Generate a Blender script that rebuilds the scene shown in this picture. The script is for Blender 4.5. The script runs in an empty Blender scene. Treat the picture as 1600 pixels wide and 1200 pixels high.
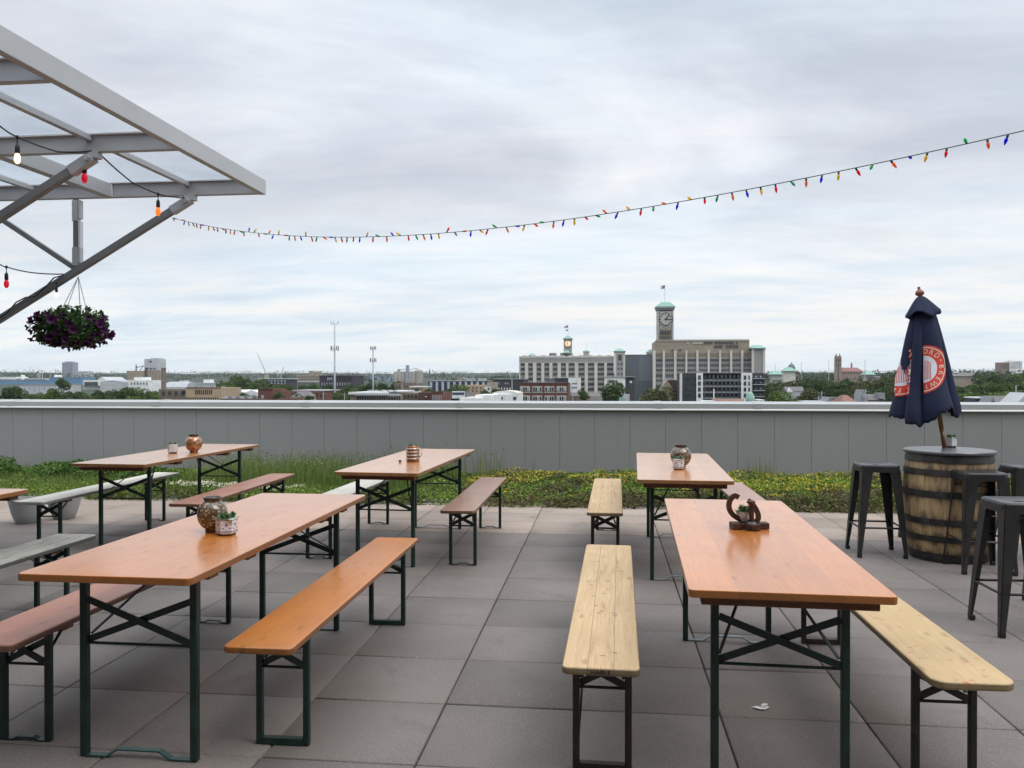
import bpy, math, random
import numpy as np
from mathutils import Vector, Matrix
R = math.radians
sin, cos, pi = math.sin, math.cos, math.pi
random.seed(7); rng = np.random.default_rng(11)
scene = bpy.context.scene
COL = scene.collection

# ------------------------------------------------------------------ camera model
H, F = 1.47, 1290.0
YAW, PIT = math.atan2(145, F), math.atan2(7, F)
_f = np.array([-sin(YAW)*cos(PIT), cos(YAW)*cos(PIT), -sin(PIT)])
_r = np.array([cos(YAW), sin(YAW), 0.0]); _u = np.cross(_r, _f)
def ray(u, v): return _f + _r*(u-800)/F + _u*(600-v)/F
def G(u, v, z=0.0):
    d = ray(u, v); return np.array([0, 0, H]) + d*((z-H)/d[2])
def PY(u, v, Y):
    d = ray(u, v); return np.array([0, 0, H]) + d*(Y/d[1])

# ------------------------------------------------------------------ materials
MATS = {}
class NT:
    def __init__(s, name):
        m = bpy.data.materials.new(name); m.use_nodes = True
        s.m = m; s.t = m.node_tree; s.n = s.t.nodes; s.l = s.t.links
        s.b = s.n['Principled BSDF']; s.out = s.n['Material Output']
        MATS[name] = m
    def add(s, t, **k):
        n = s.n.new(t)
        for a, v in k.items():
            if a in n.bl_rna.properties: setattr(n, a, v)
        return n
    def link(s, a, b): s.l.new(a, b)
    def coord(s, kind='Object', scale=(1, 1, 1), rand=True):
        tc = s.add('ShaderNodeTexCoord'); o = tc.outputs[kind]
        if rand:
            oi = s.add('ShaderNodeObjectInfo')
            mu = s.add('ShaderNodeMath', operation='MULTIPLY'); mu.inputs[1].default_value = 37.0
            s.link(oi.outputs['Random'], mu.inputs[0])
            va = s.add('ShaderNodeVectorMath', operation='ADD')
            s.link(o, va.inputs[0]); s.link(mu.outputs[0], va.inputs[1]); o = va.outputs[0]
        mp = s.add('ShaderNodeMapping'); mp.inputs['Scale'].default_value = scale
        s.link(o, mp.inputs['Vector']); return mp.outputs[0]
    def noise(s, vec, scale, detail=4, rough=.55, dist=0):
        n = s.add('ShaderNodeTexNoise'); n.inputs['Scale'].default_value = scale
        n.inputs['Detail'].default_value = detail; n.inputs['Roughness'].default_value = rough
        n.inputs['Distortion'].default_value = dist
        if vec is not None: s.link(vec, n.inputs['Vector'])
        return n.outputs['Fac']
    def ramp(s, fac, stops):
        n = s.add('ShaderNodeValToRGB'); e = n.color_ramp.elements
        while len(e) < len(stops): e.new(.5)
        for i, (p, c) in enumerate(stops):
            e[i].position = p
            if isinstance(c, (int, float)): c = (c, c, c)
            e[i].color = (*c[:3], 1)
        s.link(fac, n.inputs[0]); return n.outputs[0]
    def mix(s, fac, a, b, mode='MIX'):
        n = s.add('ShaderNodeMix', data_type='RGBA', blend_type=mode)
        for ii, v in ((0, fac), (6, a), (7, b)):
            sock = n.inputs[ii]
            if hasattr(v, 'is_output'): s.link(v, sock)
            elif isinstance(v, (int, float)): sock.default_value = v if ii == 0 else (v, v, v, 1)
            else: sock.default_value = (*v[:3], 1)
        return n.outputs[2]
    def math(s, op, a, b=0.0, c=None):
        n = s.add('ShaderNodeMath', operation=op)
        for i, v in enumerate((a, b, c)):
            if v is None: continue
            if hasattr(v, 'is_output'): s.link(v, n.inputs[i])
            else: n.inputs[i].default_value = v
        return n.outputs[0]
    def bump(s, h, strength=.3, dist=.01):
        n = s.add('ShaderNodeBump'); n.inputs['Strength'].default_value = strength
        n.inputs['Distance'].default_value = dist
        s.link(h, n.inputs['Height']); s.link(n.outputs[0], s.b.inputs['Normal'])
    def col(s, c):
        if hasattr(c, 'is_output'): s.link(c, s.b.inputs['Base Color'])
        else: s.b.inputs['Base Color'].default_value = (*c, 1)
    def set(s, **k):
        for a, v in k.items():
            key = a.replace('_', ' ')
            if hasattr(v, 'is_output'): s.link(v, s.b.inputs[key])
            else: s.b.inputs[key].default_value = v

def M(name, c, rough=.6, metal=0., var=.12, scale=3., bump=0., bscale=60., c2=None, bd=.004, lo=.3, hi=.7, rand=True):
    t = NT(name); v = t.coord('Object', rand=rand)
    f = t.noise(v, scale, 6, .62)
    a = tuple(x*(1-var) for x in c); b = tuple(min(1, x*(1+var)) for x in c) if c2 is None else c2
    t.col(t.ramp(f, [(lo, a), (hi, b)])); t.set(Roughness=rough, Metallic=metal)
    if bump: t.bump(t.noise(v, bscale, 3), bump, bd)
    return t.m

def wood(name, c, dark, W, planks, rough=.3, coat=.0, grain=.5, knots=True, wear=None, seam=.5, worn=.0, patch=.2, coatr=.15, nails=None, edgek=.5):
    """boards run along local Y; W is the width over which the planks are laid"""
    t = NT(name); v = t.coord('Object'); ob = t.coord('Object', rand=False)
    sx = t.add('ShaderNodeSeparateXYZ'); t.link(ob, sx.inputs[0])
    k = t.math('MULTIPLY_ADD', sx.outputs[0], planks/W, planks/2.)
    idx = t.math('FLOOR', k); fr = t.math('FRACT', k)
    wn = t.add('ShaderNodeTexWhiteNoise', noise_dimensions='2D')
    oi = t.add('ShaderNodeObjectInfo')
    cb = t.add('ShaderNodeCombineXYZ'); t.link(idx, cb.inputs[0]); t.link(oi.outputs['Random'], cb.inputs[1])
    t.link(cb.outputs[0], wn.inputs['Vector'])
    mp = t.add('ShaderNodeMapping'); mp.inputs['Scale'].default_value = (1, .045, 1); t.link(v, mp.inputs['Vector'])
    off = t.add('ShaderNodeVectorMath', operation='ADD'); t.link(mp.outputs[0], off.inputs[0])
    o2 = t.add('ShaderNodeCombineXYZ'); t.link(t.math('MULTIPLY', wn.outputs['Value'], 9.), o2.inputs[1]); t.link(o2.outputs[0], off.inputs[1])
    g1 = t.noise(off.outputs[0], 55, 5, .6, 1.2); g2 = t.noise(off.outputs[0], 190, 3, .6, .4)
    g = t.math('ADD', t.math('MULTIPLY', g1, .65), t.math('MULTIPLY', g2, .35))
    base = t.ramp(g, [(.5-.28/max(grain, .1)*.5, dark), (.5+.1, c)])
    tint = t.math('MULTIPLY_ADD', wn.outputs['Value'], patch, 1-patch*.5)
    base = t.mix(1., base, tint, 'MULTIPLY')
    big = t.ramp(t.noise(v, 2.2, 5, .6), [(.35, 1-patch*.8), (.65, 1.0)])
    base = t.mix(1., base, big, 'MULTIPLY')
    if knots:
        m2 = t.add('ShaderNodeMapping'); m2.inputs['Scale'].default_value = (9, 3.2, 1); t.link(v, m2.inputs['Vector'])
        vo = t.add('ShaderNodeTexVoronoi', voronoi_dimensions='2D'); vo.inputs['Scale'].default_value = 1.; t.link(m2.outputs[0], vo.inputs['Vector'])
        kn = t.ramp(vo.outputs['Distance'], [(.05, 1.), (.13, 0.)])
        sel = t.math('GREATER_THAN', t.noise(v, 3.1, 1), .54)
        base = t.mix(t.math('MULTIPLY', t.math('MULTIPLY', kn, sel), .42), base, tuple(x*.35 for x in dark))
    if wear:
        w = t.ramp(t.noise(off.outputs[0], 24, 6, .75, 1.5), [(.57, 0.), (.69, 1.)])
        base = t.mix(t.math('MULTIPLY', w, worn), base, wear)
    se = t.math('LESS_THAN', t.math('ABSOLUTE', t.math('SUBTRACT', fr, .5)), .5-.0045*planks)
    if seam: base = t.mix(t.math('MULTIPLY', t.math('SUBTRACT', 1., se), seam), base, tuple(x*.35 for x in dark))
    if nails:
        m3 = t.add('ShaderNodeMapping'); m3.inputs['Scale'].default_value = (9, 20, 14); t.link(v, m3.inputs['Vector'])
        v3 = t.add('ShaderNodeTexVoronoi', voronoi_dimensions='2D'); v3.inputs['Scale'].default_value = 1.; t.link(m3.outputs[0], v3.inputs['Vector'])
        sp = t.ramp(v3.outputs['Distance'], [(.06, 1.), (.12, 0.)])
        s2 = t.math('GREATER_THAN', t.noise(v, 5.3, 2), .57)
        base = t.mix(t.math('MULTIPLY', t.math('MULTIPLY', sp, s2), .9), base, nails)
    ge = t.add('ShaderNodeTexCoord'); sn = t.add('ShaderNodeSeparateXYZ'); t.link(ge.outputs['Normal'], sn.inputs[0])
    edge = t.ramp(t.math('ABSOLUTE', sn.outputs[2]), [(.35, edgek), (.85, 1.)])      # shade of the side faces painted into the colour, with darker end grain
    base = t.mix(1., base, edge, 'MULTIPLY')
    t.col(base)
    t.set(Roughness=t.math('MULTIPLY_ADD', t.noise(v, 6, 4), .18, rough-.09), Coat_Weight=coat, Coat_Roughness=coatr)
    t.bump(g, .12, .002)
    return t.m

def leafmat(name, c, c2, rough=.55, trans=.25):
    t = NT(name); ge = t.add('ShaderNodeNewGeometry')
    col = t.ramp(ge.outputs['Random Per Island'], [(0., c), (1., c2)])
    t.col(col); t.set(Roughness=rough)
    t.b.inputs['Specular IOR Level'].default_value = .25
    tr = t.add('ShaderNodeBsdfTranslucent'); t.link(col, tr.inputs[0])
    mx = t.add('ShaderNodeMixShader'); mx.inputs[0].default_value = trans
    t.link(t.b.outputs[0], mx.inputs[1]); t.link(tr.outputs[0], mx.inputs[2]); t.link(mx.outputs[0], t.out.inputs[0])
    return t.m

# ------------------------------------------------------------------ mesh kit
class MB:
    def __init__(s): s.v = []; s.f = []; s.m = []; s.mi = 0
    def face(s, *ids): s.f.append(ids); s.m.append(s.mi)
    def quad(s, a, b, c, d):
        n = len(s.v); s.v += [tuple(a), tuple(b), tuple(c), tuple(d)]; s.face(n, n+1, n+2, n+3)
    def box(s, x0, x1, y0, y1, z0, z1):
        n = len(s.v)
        s.v += [(x, y, z) for z in (z0, z1) for y in (y0, y1) for x in (x0, x1)]
        for q in ((0, 2, 3, 1), (4, 5, 7, 6), (0, 1, 5, 4), (2, 6, 7, 3), (0, 4, 6, 2), (1, 3, 7, 5)): s.face(*[n+i for i in q])
        return s
    def beam(s, p, q, w, h, up=(0, 0, 1), w2=None, h2=None):
        p, q, up = Vector(p), Vector(q), Vector(up); d = (q-p).normalized()
        x = d.cross(up)
        if x.length < 1e-5: x = d.cross(Vector((0, 1, 0)))
        x.normalize(); y = x.cross(d).normalized(); n = len(s.v)
        for c, ww, hh in ((p, w, h), (q, w2 or w, h2 or h)):
            for sx, sy in ((-1, -1), (1, -1), (1, 1), (-1, 1)): s.v.append(tuple(c + x*(sx*ww/2) + y*(sy*hh/2)))
        for k in ((3, 2, 1, 0), (4, 5, 6, 7), (0, 1, 5, 4), (1, 2, 6, 5), (2, 3, 7, 6), (3, 0, 4, 7)): s.face(*[n+i for i in k])
        return s
    def tube(s, pts, r, n=8, cap=True):
        pts = [Vector(p) for p in pts]; b0 = len(s.v); rs = r if hasattr(r, '__len__') else [r]*len(pts)
        ref = None
        for i, p in enumerate(pts):
            a = pts[max(i-1, 0)]; b = pts[min(i+1, len(pts)-1)]; d = (b-a).normalized()
            if ref is None: ref = Vector((0, 0, 1)) if abs(d.z) < .9 else Vector((1, 0, 0))
            x = d.cross(ref).normalized(); y = d.cross(x).normalized(); ref = -y if False else ref
            for k in range(n):
                t = 2*pi*k/n; s.v.append(tuple(p + x*(cos(t)*rs[i]) + y*(sin(t)*rs[i])))
        for i in range(len(pts)-1):
            for k in range(n):
                a = b0+i*n+k; b = b0+i*n+(k+1) % n; s.face(a, b, b+n, a+n)
        if cap:
            s.face(*[b0+k for k in range(n)][::-1]); e = b0+(len(pts)-1)*n; s.face(*[e+k for k in range(n)])
        return s
    def lathe(s, prof, n=24, c=(0, 0, 0), a0=0., cap=True):
        b0 = len(s.v)
        for r, z in prof:
            for k in range(n):
                t = a0+2*pi*k/n; s.v.append((c[0]+r*cos(t), c[1]+r*sin(t), c[2]+z))
        for i in range(len(prof)-1):
            for k in range(n):
                a = b0+i*n+k; b = b0+i*n+(k+1) % n; s.face(a, b, b+n, a+n)
        if cap:
            s.face(*[b0+k for k in range(n)][::-1]); e = b0+(len(prof)-1)*n; s.face(*[e+k for k in range(n)])
        return s
    def prism(s, out, z0, z1, ax='z'):
        n = len(s.v); k = len(out)
        T = {'z': lambda a, b, c: (a, b, c), 'y': lambda a, b, c: (a, c, b), 'x': lambda a, b, c: (c, a, b)}[ax]
        s.v += [T(a, b, z0) for a, b in out] + [T(a, b, z1) for a, b in out]
        s.face(*[n+i for i in range(k)][::-1]); s.face(*[n+k+i for i in range(k)])
        for i in range(k): j = (i+1) % k; s.face(n+i, n+j, n+k+j, n+k+i)
        return s
    def mesh(s, name, mats, smooth=False):
        me = bpy.data.meshes.new(name); me.from_pydata(s.v, [], s.f)
        for m in (mats if isinstance(mats, (list, tuple)) else [mats]): me.materials.append(MATS[m] if isinstance(m, str) else m)
        if any(s.m): me.polygons.foreach_set('material_index', s.m)
        if smooth: me.polygons.foreach_set('use_smooth', [True]*len(s.f))
        import bmesh
        bm = bmesh.new(); bm.from_mesh(me); bmesh.ops.recalc_face_normals(bm, faces=bm.faces); bm.to_mesh(me); bm.free()
        me.update(); return me
    def build(s, name, mats, parent=None, smooth=False, bevel=0., seg=2, loc=None, angle=None):
        o = bpy.data.objects.new(name, s.mesh(name, mats, smooth)); COL.objects.link(o)
        if parent is not None: o.parent = parent
        if loc is not None: o.location = loc
        if bevel:
            b = o.modifiers.new('bevel', 'BEVEL'); b.width = bevel; b.segments = seg; b.limit_method = 'ANGLE'; b.angle_limit = R(35)
        if smooth and angle: shade_angle(o.data, angle)
        return o
def shade_angle(me, ang):
    me.set_sharp_from_angle(angle=R(ang))

def fastmesh(name, V, Fq, mat, mi=None):
    """numpy verts (n,3), quads (m,4)"""
    me = bpy.data.meshes.new(name); n, m = len(V), len(Fq); k = Fq.shape[1]
    me.vertices.add(n); me.vertices.foreach_set('co', np.asarray(V, np.float32).ravel())
    me.loops.add(m*k); me.loops.foreach_set('vertex_index', np.asarray(Fq, np.int32).ravel())
    me.polygons.add(m); me.polygons.foreach_set('loop_start', np.arange(0, m*k, k, dtype=np.int32))
    me.polygons.foreach_set('loop_total', np.full(m, k, np.int32))
    for x in (mat if isinstance(mat, (list, tuple)) else [mat]): me.materials.append(MATS[x])
    if mi is not None: me.polygons.foreach_set('material_index', np.asarray(mi, np.int32))
    me.update(calc_edges=True); me.validate(); return me
def obj(name, me, parent=None, loc=None):
    o = bpy.data.objects.new(name, me); COL.objects.link(o)
    if parent is not None: o.parent = parent
    if loc is not None: o.location = loc
    return o
def tag(o, label=None, cat=None, group=None, kind=None):
    for k, v in (('label', label), ('category', cat), ('group', group), ('kind', kind)):
        if v: o[k] = v
    return o
def empty(name, loc=(0, 0, 0), rz=0., label=None, cat=None, group=None):
    o = bpy.data.objects.new(name, None); COL.objects.link(o); o.empty_display_size = .1
    o.location = tuple(float(x) for x in loc); o.rotation_euler = (0, 0, rz); return tag(o, label, cat, group)
def rounded(x0, x1, y0, y1, r, n=5):
    out = []
    for cx, cy, a in ((x1-r, y1-r, 0), (x0+r, y1-r, 90), (x0+r, y0+r, 180), (x1-r, y0+r, 270)):
        for k in range(n+1): t = R(a+90*k/n); out.append((cx+r*cos(t), cy+r*sin(t)))
    return out
def leaf_quads(P, size, flat=.0, asp=1.0, jit=.35, up=None):
    """random oriented quads at points P -> V,F"""
    n = len(P); a = rng.normal(size=(n, 3)); 
    if flat: a[:, 2] *= (1-flat)
    a /= np.linalg.norm(a, axis=1)[:, None]
    b = rng.normal(size=(n, 3)); b -= a*(a*b).sum(1)[:, None]; b /= np.linalg.norm(b, axis=1)[:, None]
    s = (size*(1+jit*rng.normal(size=n)).clip(.4, 1.9))[:, None]
    if np.ndim(size): s = (size*(1+jit*rng.normal(size=n)).clip(.4, 1.9))[:, None]
    V = np.stack([P-a*s*asp, P+b*s*.5, P+a*s*asp, P-b*s*.5], 1).reshape(-1, 3)
    return V, np.arange(4*n).reshape(n, 4)
# ------------------------------------------------------------------ material library
def paver_mat():
    t = NT('paver'); ge = t.add('ShaderNodeNewGeometry'); pos = ge.outputs['Position']
    sx = t.add('ShaderNodeSeparateXYZ'); t.link(pos, sx.inputs[0])
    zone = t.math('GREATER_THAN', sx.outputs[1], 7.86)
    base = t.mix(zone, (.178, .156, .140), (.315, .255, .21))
    r = t.math('MULTIPLY_ADD', ge.outputs['Random Per Island'], .22, .89)
    base = t.mix(1., base, r, 'MULTIPLY')
    big = t.ramp(t.noise(pos, .8, 5, .6), [(.3, .78), (.7, 1.12)]); base = t.mix(1., base, big, 'MULTIPLY')
    sp = t.noise(pos, 150, 3, .75); base = t.mix(1., base, t.ramp(sp, [(.3, .58), (.64, 1.26)]), 'MULTIPLY')
    vo = t.add('ShaderNodeTexVoronoi'); vo.inputs['Scale'].default_value = 26; t.link(pos, vo.inputs['Vector'])
    base = t.mix(t.math('MULTIPLY', t.ramp(vo.outputs['Distance'], [(.04, 1.), (.10, 0.)]), t.math('GREATER_THAN', t.noise(pos, 9, 2), .6)), base, (.5, .47, .43))
    st = t.ramp(t.noise(pos, 3.3, 6, .7, .6), [(.56, 0.), (.7, 1.)]); base = t.mix(t.math('MULTIPLY', st, .34), base, (.075, .066, .06))
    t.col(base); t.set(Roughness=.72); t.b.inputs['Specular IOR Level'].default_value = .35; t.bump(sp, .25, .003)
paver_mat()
M('joint', (.03, .028, .026), .95)
VARN = dict(rough=.36, coat=.85, coatr=.17)
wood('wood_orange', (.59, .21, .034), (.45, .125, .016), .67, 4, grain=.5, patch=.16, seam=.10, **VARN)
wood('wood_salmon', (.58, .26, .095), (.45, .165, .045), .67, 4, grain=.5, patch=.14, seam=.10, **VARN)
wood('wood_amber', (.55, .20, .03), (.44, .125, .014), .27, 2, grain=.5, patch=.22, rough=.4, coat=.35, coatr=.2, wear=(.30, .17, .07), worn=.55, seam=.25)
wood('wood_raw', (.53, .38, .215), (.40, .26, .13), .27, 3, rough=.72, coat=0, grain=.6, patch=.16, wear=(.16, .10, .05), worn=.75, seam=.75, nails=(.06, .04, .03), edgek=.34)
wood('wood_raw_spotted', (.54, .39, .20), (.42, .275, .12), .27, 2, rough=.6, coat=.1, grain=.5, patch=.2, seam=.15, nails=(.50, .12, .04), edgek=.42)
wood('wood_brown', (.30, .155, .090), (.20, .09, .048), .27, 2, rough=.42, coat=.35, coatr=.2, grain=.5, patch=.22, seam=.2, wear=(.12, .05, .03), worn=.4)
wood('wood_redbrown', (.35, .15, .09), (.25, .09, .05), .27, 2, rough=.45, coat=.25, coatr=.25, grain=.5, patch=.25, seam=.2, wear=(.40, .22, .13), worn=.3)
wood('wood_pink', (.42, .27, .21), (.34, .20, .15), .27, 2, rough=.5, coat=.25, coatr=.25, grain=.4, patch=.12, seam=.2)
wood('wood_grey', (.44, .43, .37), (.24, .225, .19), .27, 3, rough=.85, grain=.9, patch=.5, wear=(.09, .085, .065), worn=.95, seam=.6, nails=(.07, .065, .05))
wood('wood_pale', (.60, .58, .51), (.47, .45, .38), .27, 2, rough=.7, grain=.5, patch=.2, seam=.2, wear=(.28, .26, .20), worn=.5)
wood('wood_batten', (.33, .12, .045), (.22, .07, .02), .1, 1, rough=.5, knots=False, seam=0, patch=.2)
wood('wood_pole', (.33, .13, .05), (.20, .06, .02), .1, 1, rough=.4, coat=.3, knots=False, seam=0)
M('green_steel', (.005, .022, .017), .42, .0, .35, 14, c2=(.009, .034, .026))
M('brown_steel', (.020, .012, .011), .5, .0, .3, 14, c2=(.036, .02, .017))
M('dark_steel', (.018, .017, .015), .5, .0, .3, 14, c2=(.055, .034, .02), lo=.5, hi=.75)
M('galv', (.20, .235, .24), .42, .4, .2, 9)
M('alu', (.47, .48, .49), .45, .2, .06, 4)
M('alu_dark', (.20, .205, .21), .5, .15, .08, 4)
M('alu_bright', (.72, .73, .75), .4, .1, .06, 4)
M('black_rubber', (.012, .012, .013), .55, 0, .2, 10)
M('stool_steel', (.034, .034, .036), .36, .4, .22, 7, c2=(.052, .051, .05))
M('foot_grey', (.05, .05, .05), .7)
def cladding():
    t = NT('cladding'); v = t.coord('Object', rand=False)
    f = t.ramp(t.noise(v, .5, 4), [(.3, (.252, .255, .251)), (.7, (.270, .273, .268))])
    mp = t.add('ShaderNodeMapping'); mp.inputs['Scale'].default_value = (9, 9, .5); t.link(v, mp.inputs['Vector'])
    st = t.ramp(t.noise(mp.outputs[0], 1., 5, .7), [(.5, 1.), (.8, .955)])
    t.col(t.mix(1., f, st, 'MULTIPLY')); t.set(Roughness=.5, Metallic=.0)
    t.bump(t.noise(v, 2.2, 2), .08, .02)
cladding()
M('coping', (.40, .41, .405), .45, .2, .05, 1.2)
M('coping_flange', (.58, .58, .57), .45, .1, .05, 1.2)
def glass_mat():
    t = NT('roof_glass'); v = t.coord('Object', rand=False)
    dirt = t.ramp(t.noise(v, 1.6, 6, .7), [(.4, .03), (.8, .14)])
    tp = t.add('ShaderNodeBsdfTransparent'); tp.inputs[0].default_value = (.87, .89, .905, 1)
    gl = t.add('ShaderNodeBsdfGlossy'); gl.inputs['Roughness'].default_value = .08
    df = t.add('ShaderNodeBsdfTranslucent'); df.inputs[0].default_value = (.8, .83, .86, 1)
    m1 = t.add('ShaderNodeMixShader'); t.link(dirt, m1.inputs[0]); t.link(tp.outputs[0], m1.inputs[1]); t.link(df.outputs[0], m1.inputs[2])
    lw = t.add('ShaderNodeLayerWeight'); lw.inputs[0].default_value = .25
    m2 = t.add('ShaderNodeMixShader'); t.link(t.math('MULTIPLY_ADD', t.math('POWER', lw.outputs['Facing'], 3.), .18, .02), m2.inputs[0]); t.link(m1.outputs[0], m2.inputs[1]); t.link(gl.outputs[0], m2.inputs[2])
    t.link(m2.outputs[0], t.out.inputs[0])
glass_mat()
def bulbmat(name, c, e=0., emit=None):
    t = NT(name); t.col(c); t.set(Roughness=.18); t.b.inputs['Transmission Weight'].default_value = .35
    if e: t.b.inputs['Emission Color'].default_value = (*(emit or c), 1); t.b.inputs['Emission Strength'].default_value = e
for n, c in (('red', (.95, .05, .09)), ('green', (.02, .58, .27)), ('blue', (.02, .05, .95)), ('yellow', (.95, .70, .07)), ('orange', (1., .34, .09))):
    t = NT('lens_'+n); t.col(c); t.set(Roughness=.18); tr = t.add('ShaderNodeBsdfTranslucent'); tr.inputs[0].default_value = (*c, 1)
    mx = t.add('ShaderNodeMixShader'); mx.inputs[0].default_value = .8; t.link(t.b.outputs[0], mx.inputs[1]); t.link(tr.outputs[0], mx.inputs[2]); t.link(mx.outputs[0], t.out.inputs[0])
bulbmat('lamp_red', (.6, .006, .02), .28, (.9, .01, .04)); bulbmat('lamp_orange', (.9, .3, .02), .5, (1., .25, .015)); bulbmat('lamp_white', (.95, .8, .6), 1.5, (1., .72, .40))
bulbmat('lamp_white_dim', (.9, .88, .8), .55, (1., .93, .78))
M('cord', (.012, .013, .013), .5); M('green_wire', (.02, .05, .03), .5); M('socket_green', (.012, .05, .03), .45)
M('steel_wire', (.35, .35, .35), .4, .6)
def barrel_mat():
    t = NT('oak_stave'); ob = t.coord('Object', rand=False)
    sx = t.add('ShaderNodeSeparateXYZ'); t.link(ob, sx.inputs[0])
    an = t.math('ARCTAN2', sx.outputs[1], sx.outputs[0])
    k = t.math('MULTIPLY', an, 19/(2*pi)); idx = t.math('FLOOR', k); fr = t.math('FRACT', k)
    wn = t.add('ShaderNodeTexWhiteNoise', noise_dimensions='1D'); t.link(idx, wn.inputs['W'])
    mp = t.add('ShaderNodeMapping'); mp.inputs['Scale'].default_value = (1, 1, .06); t.link(ob, mp.inputs['Vector'])
    g = t.noise(mp.outputs[0], 45, 5, .65, .6)
    base = t.ramp(g, [(.32, (.28, .185, .088)), (.66, (.42, .29, .145))])
    base = t.mix(1., base, t.math('MULTIPLY_ADD', wn.outputs['Value'], .4, .78), 'MULTIPLY')
    seam = t.math('GREATER_THAN', t.math('ABSOLUTE', t.math('SUBTRACT', fr, .5)), .482)
    base = t.mix(t.math('MULTIPLY', seam, .45), base, (.05, .032, .018))
    mp2 = t.add('ShaderNodeMapping'); mp2.inputs['Scale'].default_value = (1, 1, .35); t.link(ob, mp2.inputs['Vector'])
    stain = t.noise(mp2.outputs[0], 11, 6, .7, .5)
    hz = t.add('ShaderNodeTexWave'); 
    dist = None
    for z in (.865, .75, .58, .36, .22, .08):
        d = t.math('ABSOLUTE', t.math('SUBTRACT', sx.outputs[2], z-.03)); dist = d if dist is None else t.math('MINIMUM', dist, d)
    near = t.ramp(dist, [(.02, .20), (.11, 0.)])
    s = t.ramp(t.math('ADD', stain, near), [(.54, 0.), (.76, 1.)])
    base = t.mix(t.math('MULTIPLY', s, .85), base, (.035, .027, .022))
    t.col(base); t.set(Roughness=.7); t.bump(g, .3, .004)
barrel_mat()
M('hoop', (.035, .036, .036), .5, .5, .5, 12, c2=(.075, .068, .06))
M('lid_black', (.075, .077, .085), .28, .1, .25, 6)
def fabric(name, c):
    t = NT(name); v = t.coord('Object', rand=False); n = t.noise(v, 420, 2)
    f = t.ramp(t.noise(v, 5, 4), [(.3, tuple(x*.8 for x in c)), (.7, tuple(x*1.15 for x in c))])
    t.col(f); t.set(Roughness=.85); t.bump(n, .2, .002)
fabric('navy_cloth', (.004, .010, .040)); fabric('red_print', (.58, .05, .035)); fabric('cream_print', (.72, .60, .45)); fabric('white_print', (.62, .63, .68)); fabric('pink_print', (.55, .16, .14))
M('finial', (.22, .075, .05), .35); M('yellow_paint', (.40, .28, .05), .5, 0, .5, 30, c2=(.20, .13, .03))
def mosaic():
    t = NT('mosaic'); v = t.coord('Object', rand=False)
    vo = t.add('ShaderNodeTexVoronoi'); vo.inputs['Scale'].default_value = 115; t.link(v, vo.inputs['Vector'])
    ve = t.add('ShaderNodeTexVoronoi', feature='DISTANCE_TO_EDGE'); ve.inputs['Scale'].default_value = 115; t.link(v, ve.inputs['Vector'])
    sp = t.add('ShaderNodeSeparateColor'); t.link(vo.outputs['Color'], sp.inputs[0])
    c = t.ramp(sp.outputs[0], [(0., (.055, .034, .02)), (.55, (.15, .098, .055)), (.85, (.28, .205, .12)), (1., (.50, .40, .25))])
    c = t.mix(t.math('LESS_THAN', ve.outputs['Distance'], .07), c, (.06, .03, .018))
    t.col(c); t.set(Roughness=.16, Coat_Weight=.5, Coat_Roughness=.05); t.bump(ve.outputs['Distance'], .35, .002)
    t = NT('copper_globe'); v = t.coord('Object', rand=False)
    vo = t.add('ShaderNodeTexVoronoi'); vo.inputs['Scale'].default_value = 60; t.link(v, vo.inputs['Vector'])
    sp = t.add('ShaderNodeSeparateColor'); t.link(vo.outputs['Color'], sp.inputs[0])
    t.col(t.ramp(sp.outputs[0], [(0., (.22, .09, .04)), (1., (.55, .30, .16))])); t.set(Roughness=.22, Metallic=.5, Coat_Weight=.4)
mosaic()
M('dark_glaze', (.05, .035, .03), .2); M('white_glaze', (.70, .69, .70), .25, 0, .06, 8); M('terracotta_dark', (.05, .02, .018), .5)
M('blue_print', (.06, .05, .12), .4); M('red_line', (.22, .03, .04), .4)
M('soil', (.025, .018, .013), .95, 0, .3, 40); M('tin', (.48, .44, .40), .28, .8, .15, 8); M('copper_tin', (.30, .14, .07), .3, .7, .2, 8)
M('rust_iron', (.045, .022, .016), .6, .35, .5, 30, c2=(.10, .045, .028), bump=.3, bscale=90)
M('planter', (.33, .335, .34), .55, 0, .1, 6); M('marble_pot', (.42, .45, .48), .35, 0, .4, 25, c2=(.72, .74, .76))
leafmat('succulent', (.035, .095, .03), (.16, .26, .12), .4, .1); leafmat('succulent_blue', (.06, .13, .10), (.22, .33, .25), .4, .1)
leafmat('sedum_green', (.085, .155, .018), (.26, .37, .06)); leafmat('sedum_dark', (.05, .075, .018), (.15, .165, .05)); leafmat('sedum_brown', (.075, .052, .026), (.19, .14, .065))
leafmat('sedum_yellow', (.30, .29, .03), (.50, .44, .05), .6, .1); leafmat('cream_flower', (.5, .47, .33), (.75, .72, .55), .6, .1)
leafmat('grass_blade', (.075, .13, .024), (.23, .30, .085)); leafmat('seed_head', (.15, .16, .08), (.27, .25, .14)); leafmat('shrub_leaf', (.03, .08, .014), (.13, .225, .045))
leafmat('petunia_leaf', (.018, .05, .012), (.07, .14, .03)); leafmat('petunia', (.026, .003, .028), (.095, .010, .085), .5, .15); leafmat('petunia_throat', (.02, .002, .025), (.05, .006, .05))
leafmat('crown_dark', (.022, .045, .014), (.08, .125, .036)); leafmat('crown_mid', (.032, .060, .016), (.115, .17, .045)); leafmat('crown_light', (.045, .085, .016), (.15, .215, .05)); leafmat('crown_olive', (.045, .055, .018), (.14, .15, .06)); leafmat('wood_far', (.028, .05, .022), (.07, .10, .045))
M('bark', (.09, .07, .05), .9, 0, .3, 5)
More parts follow.
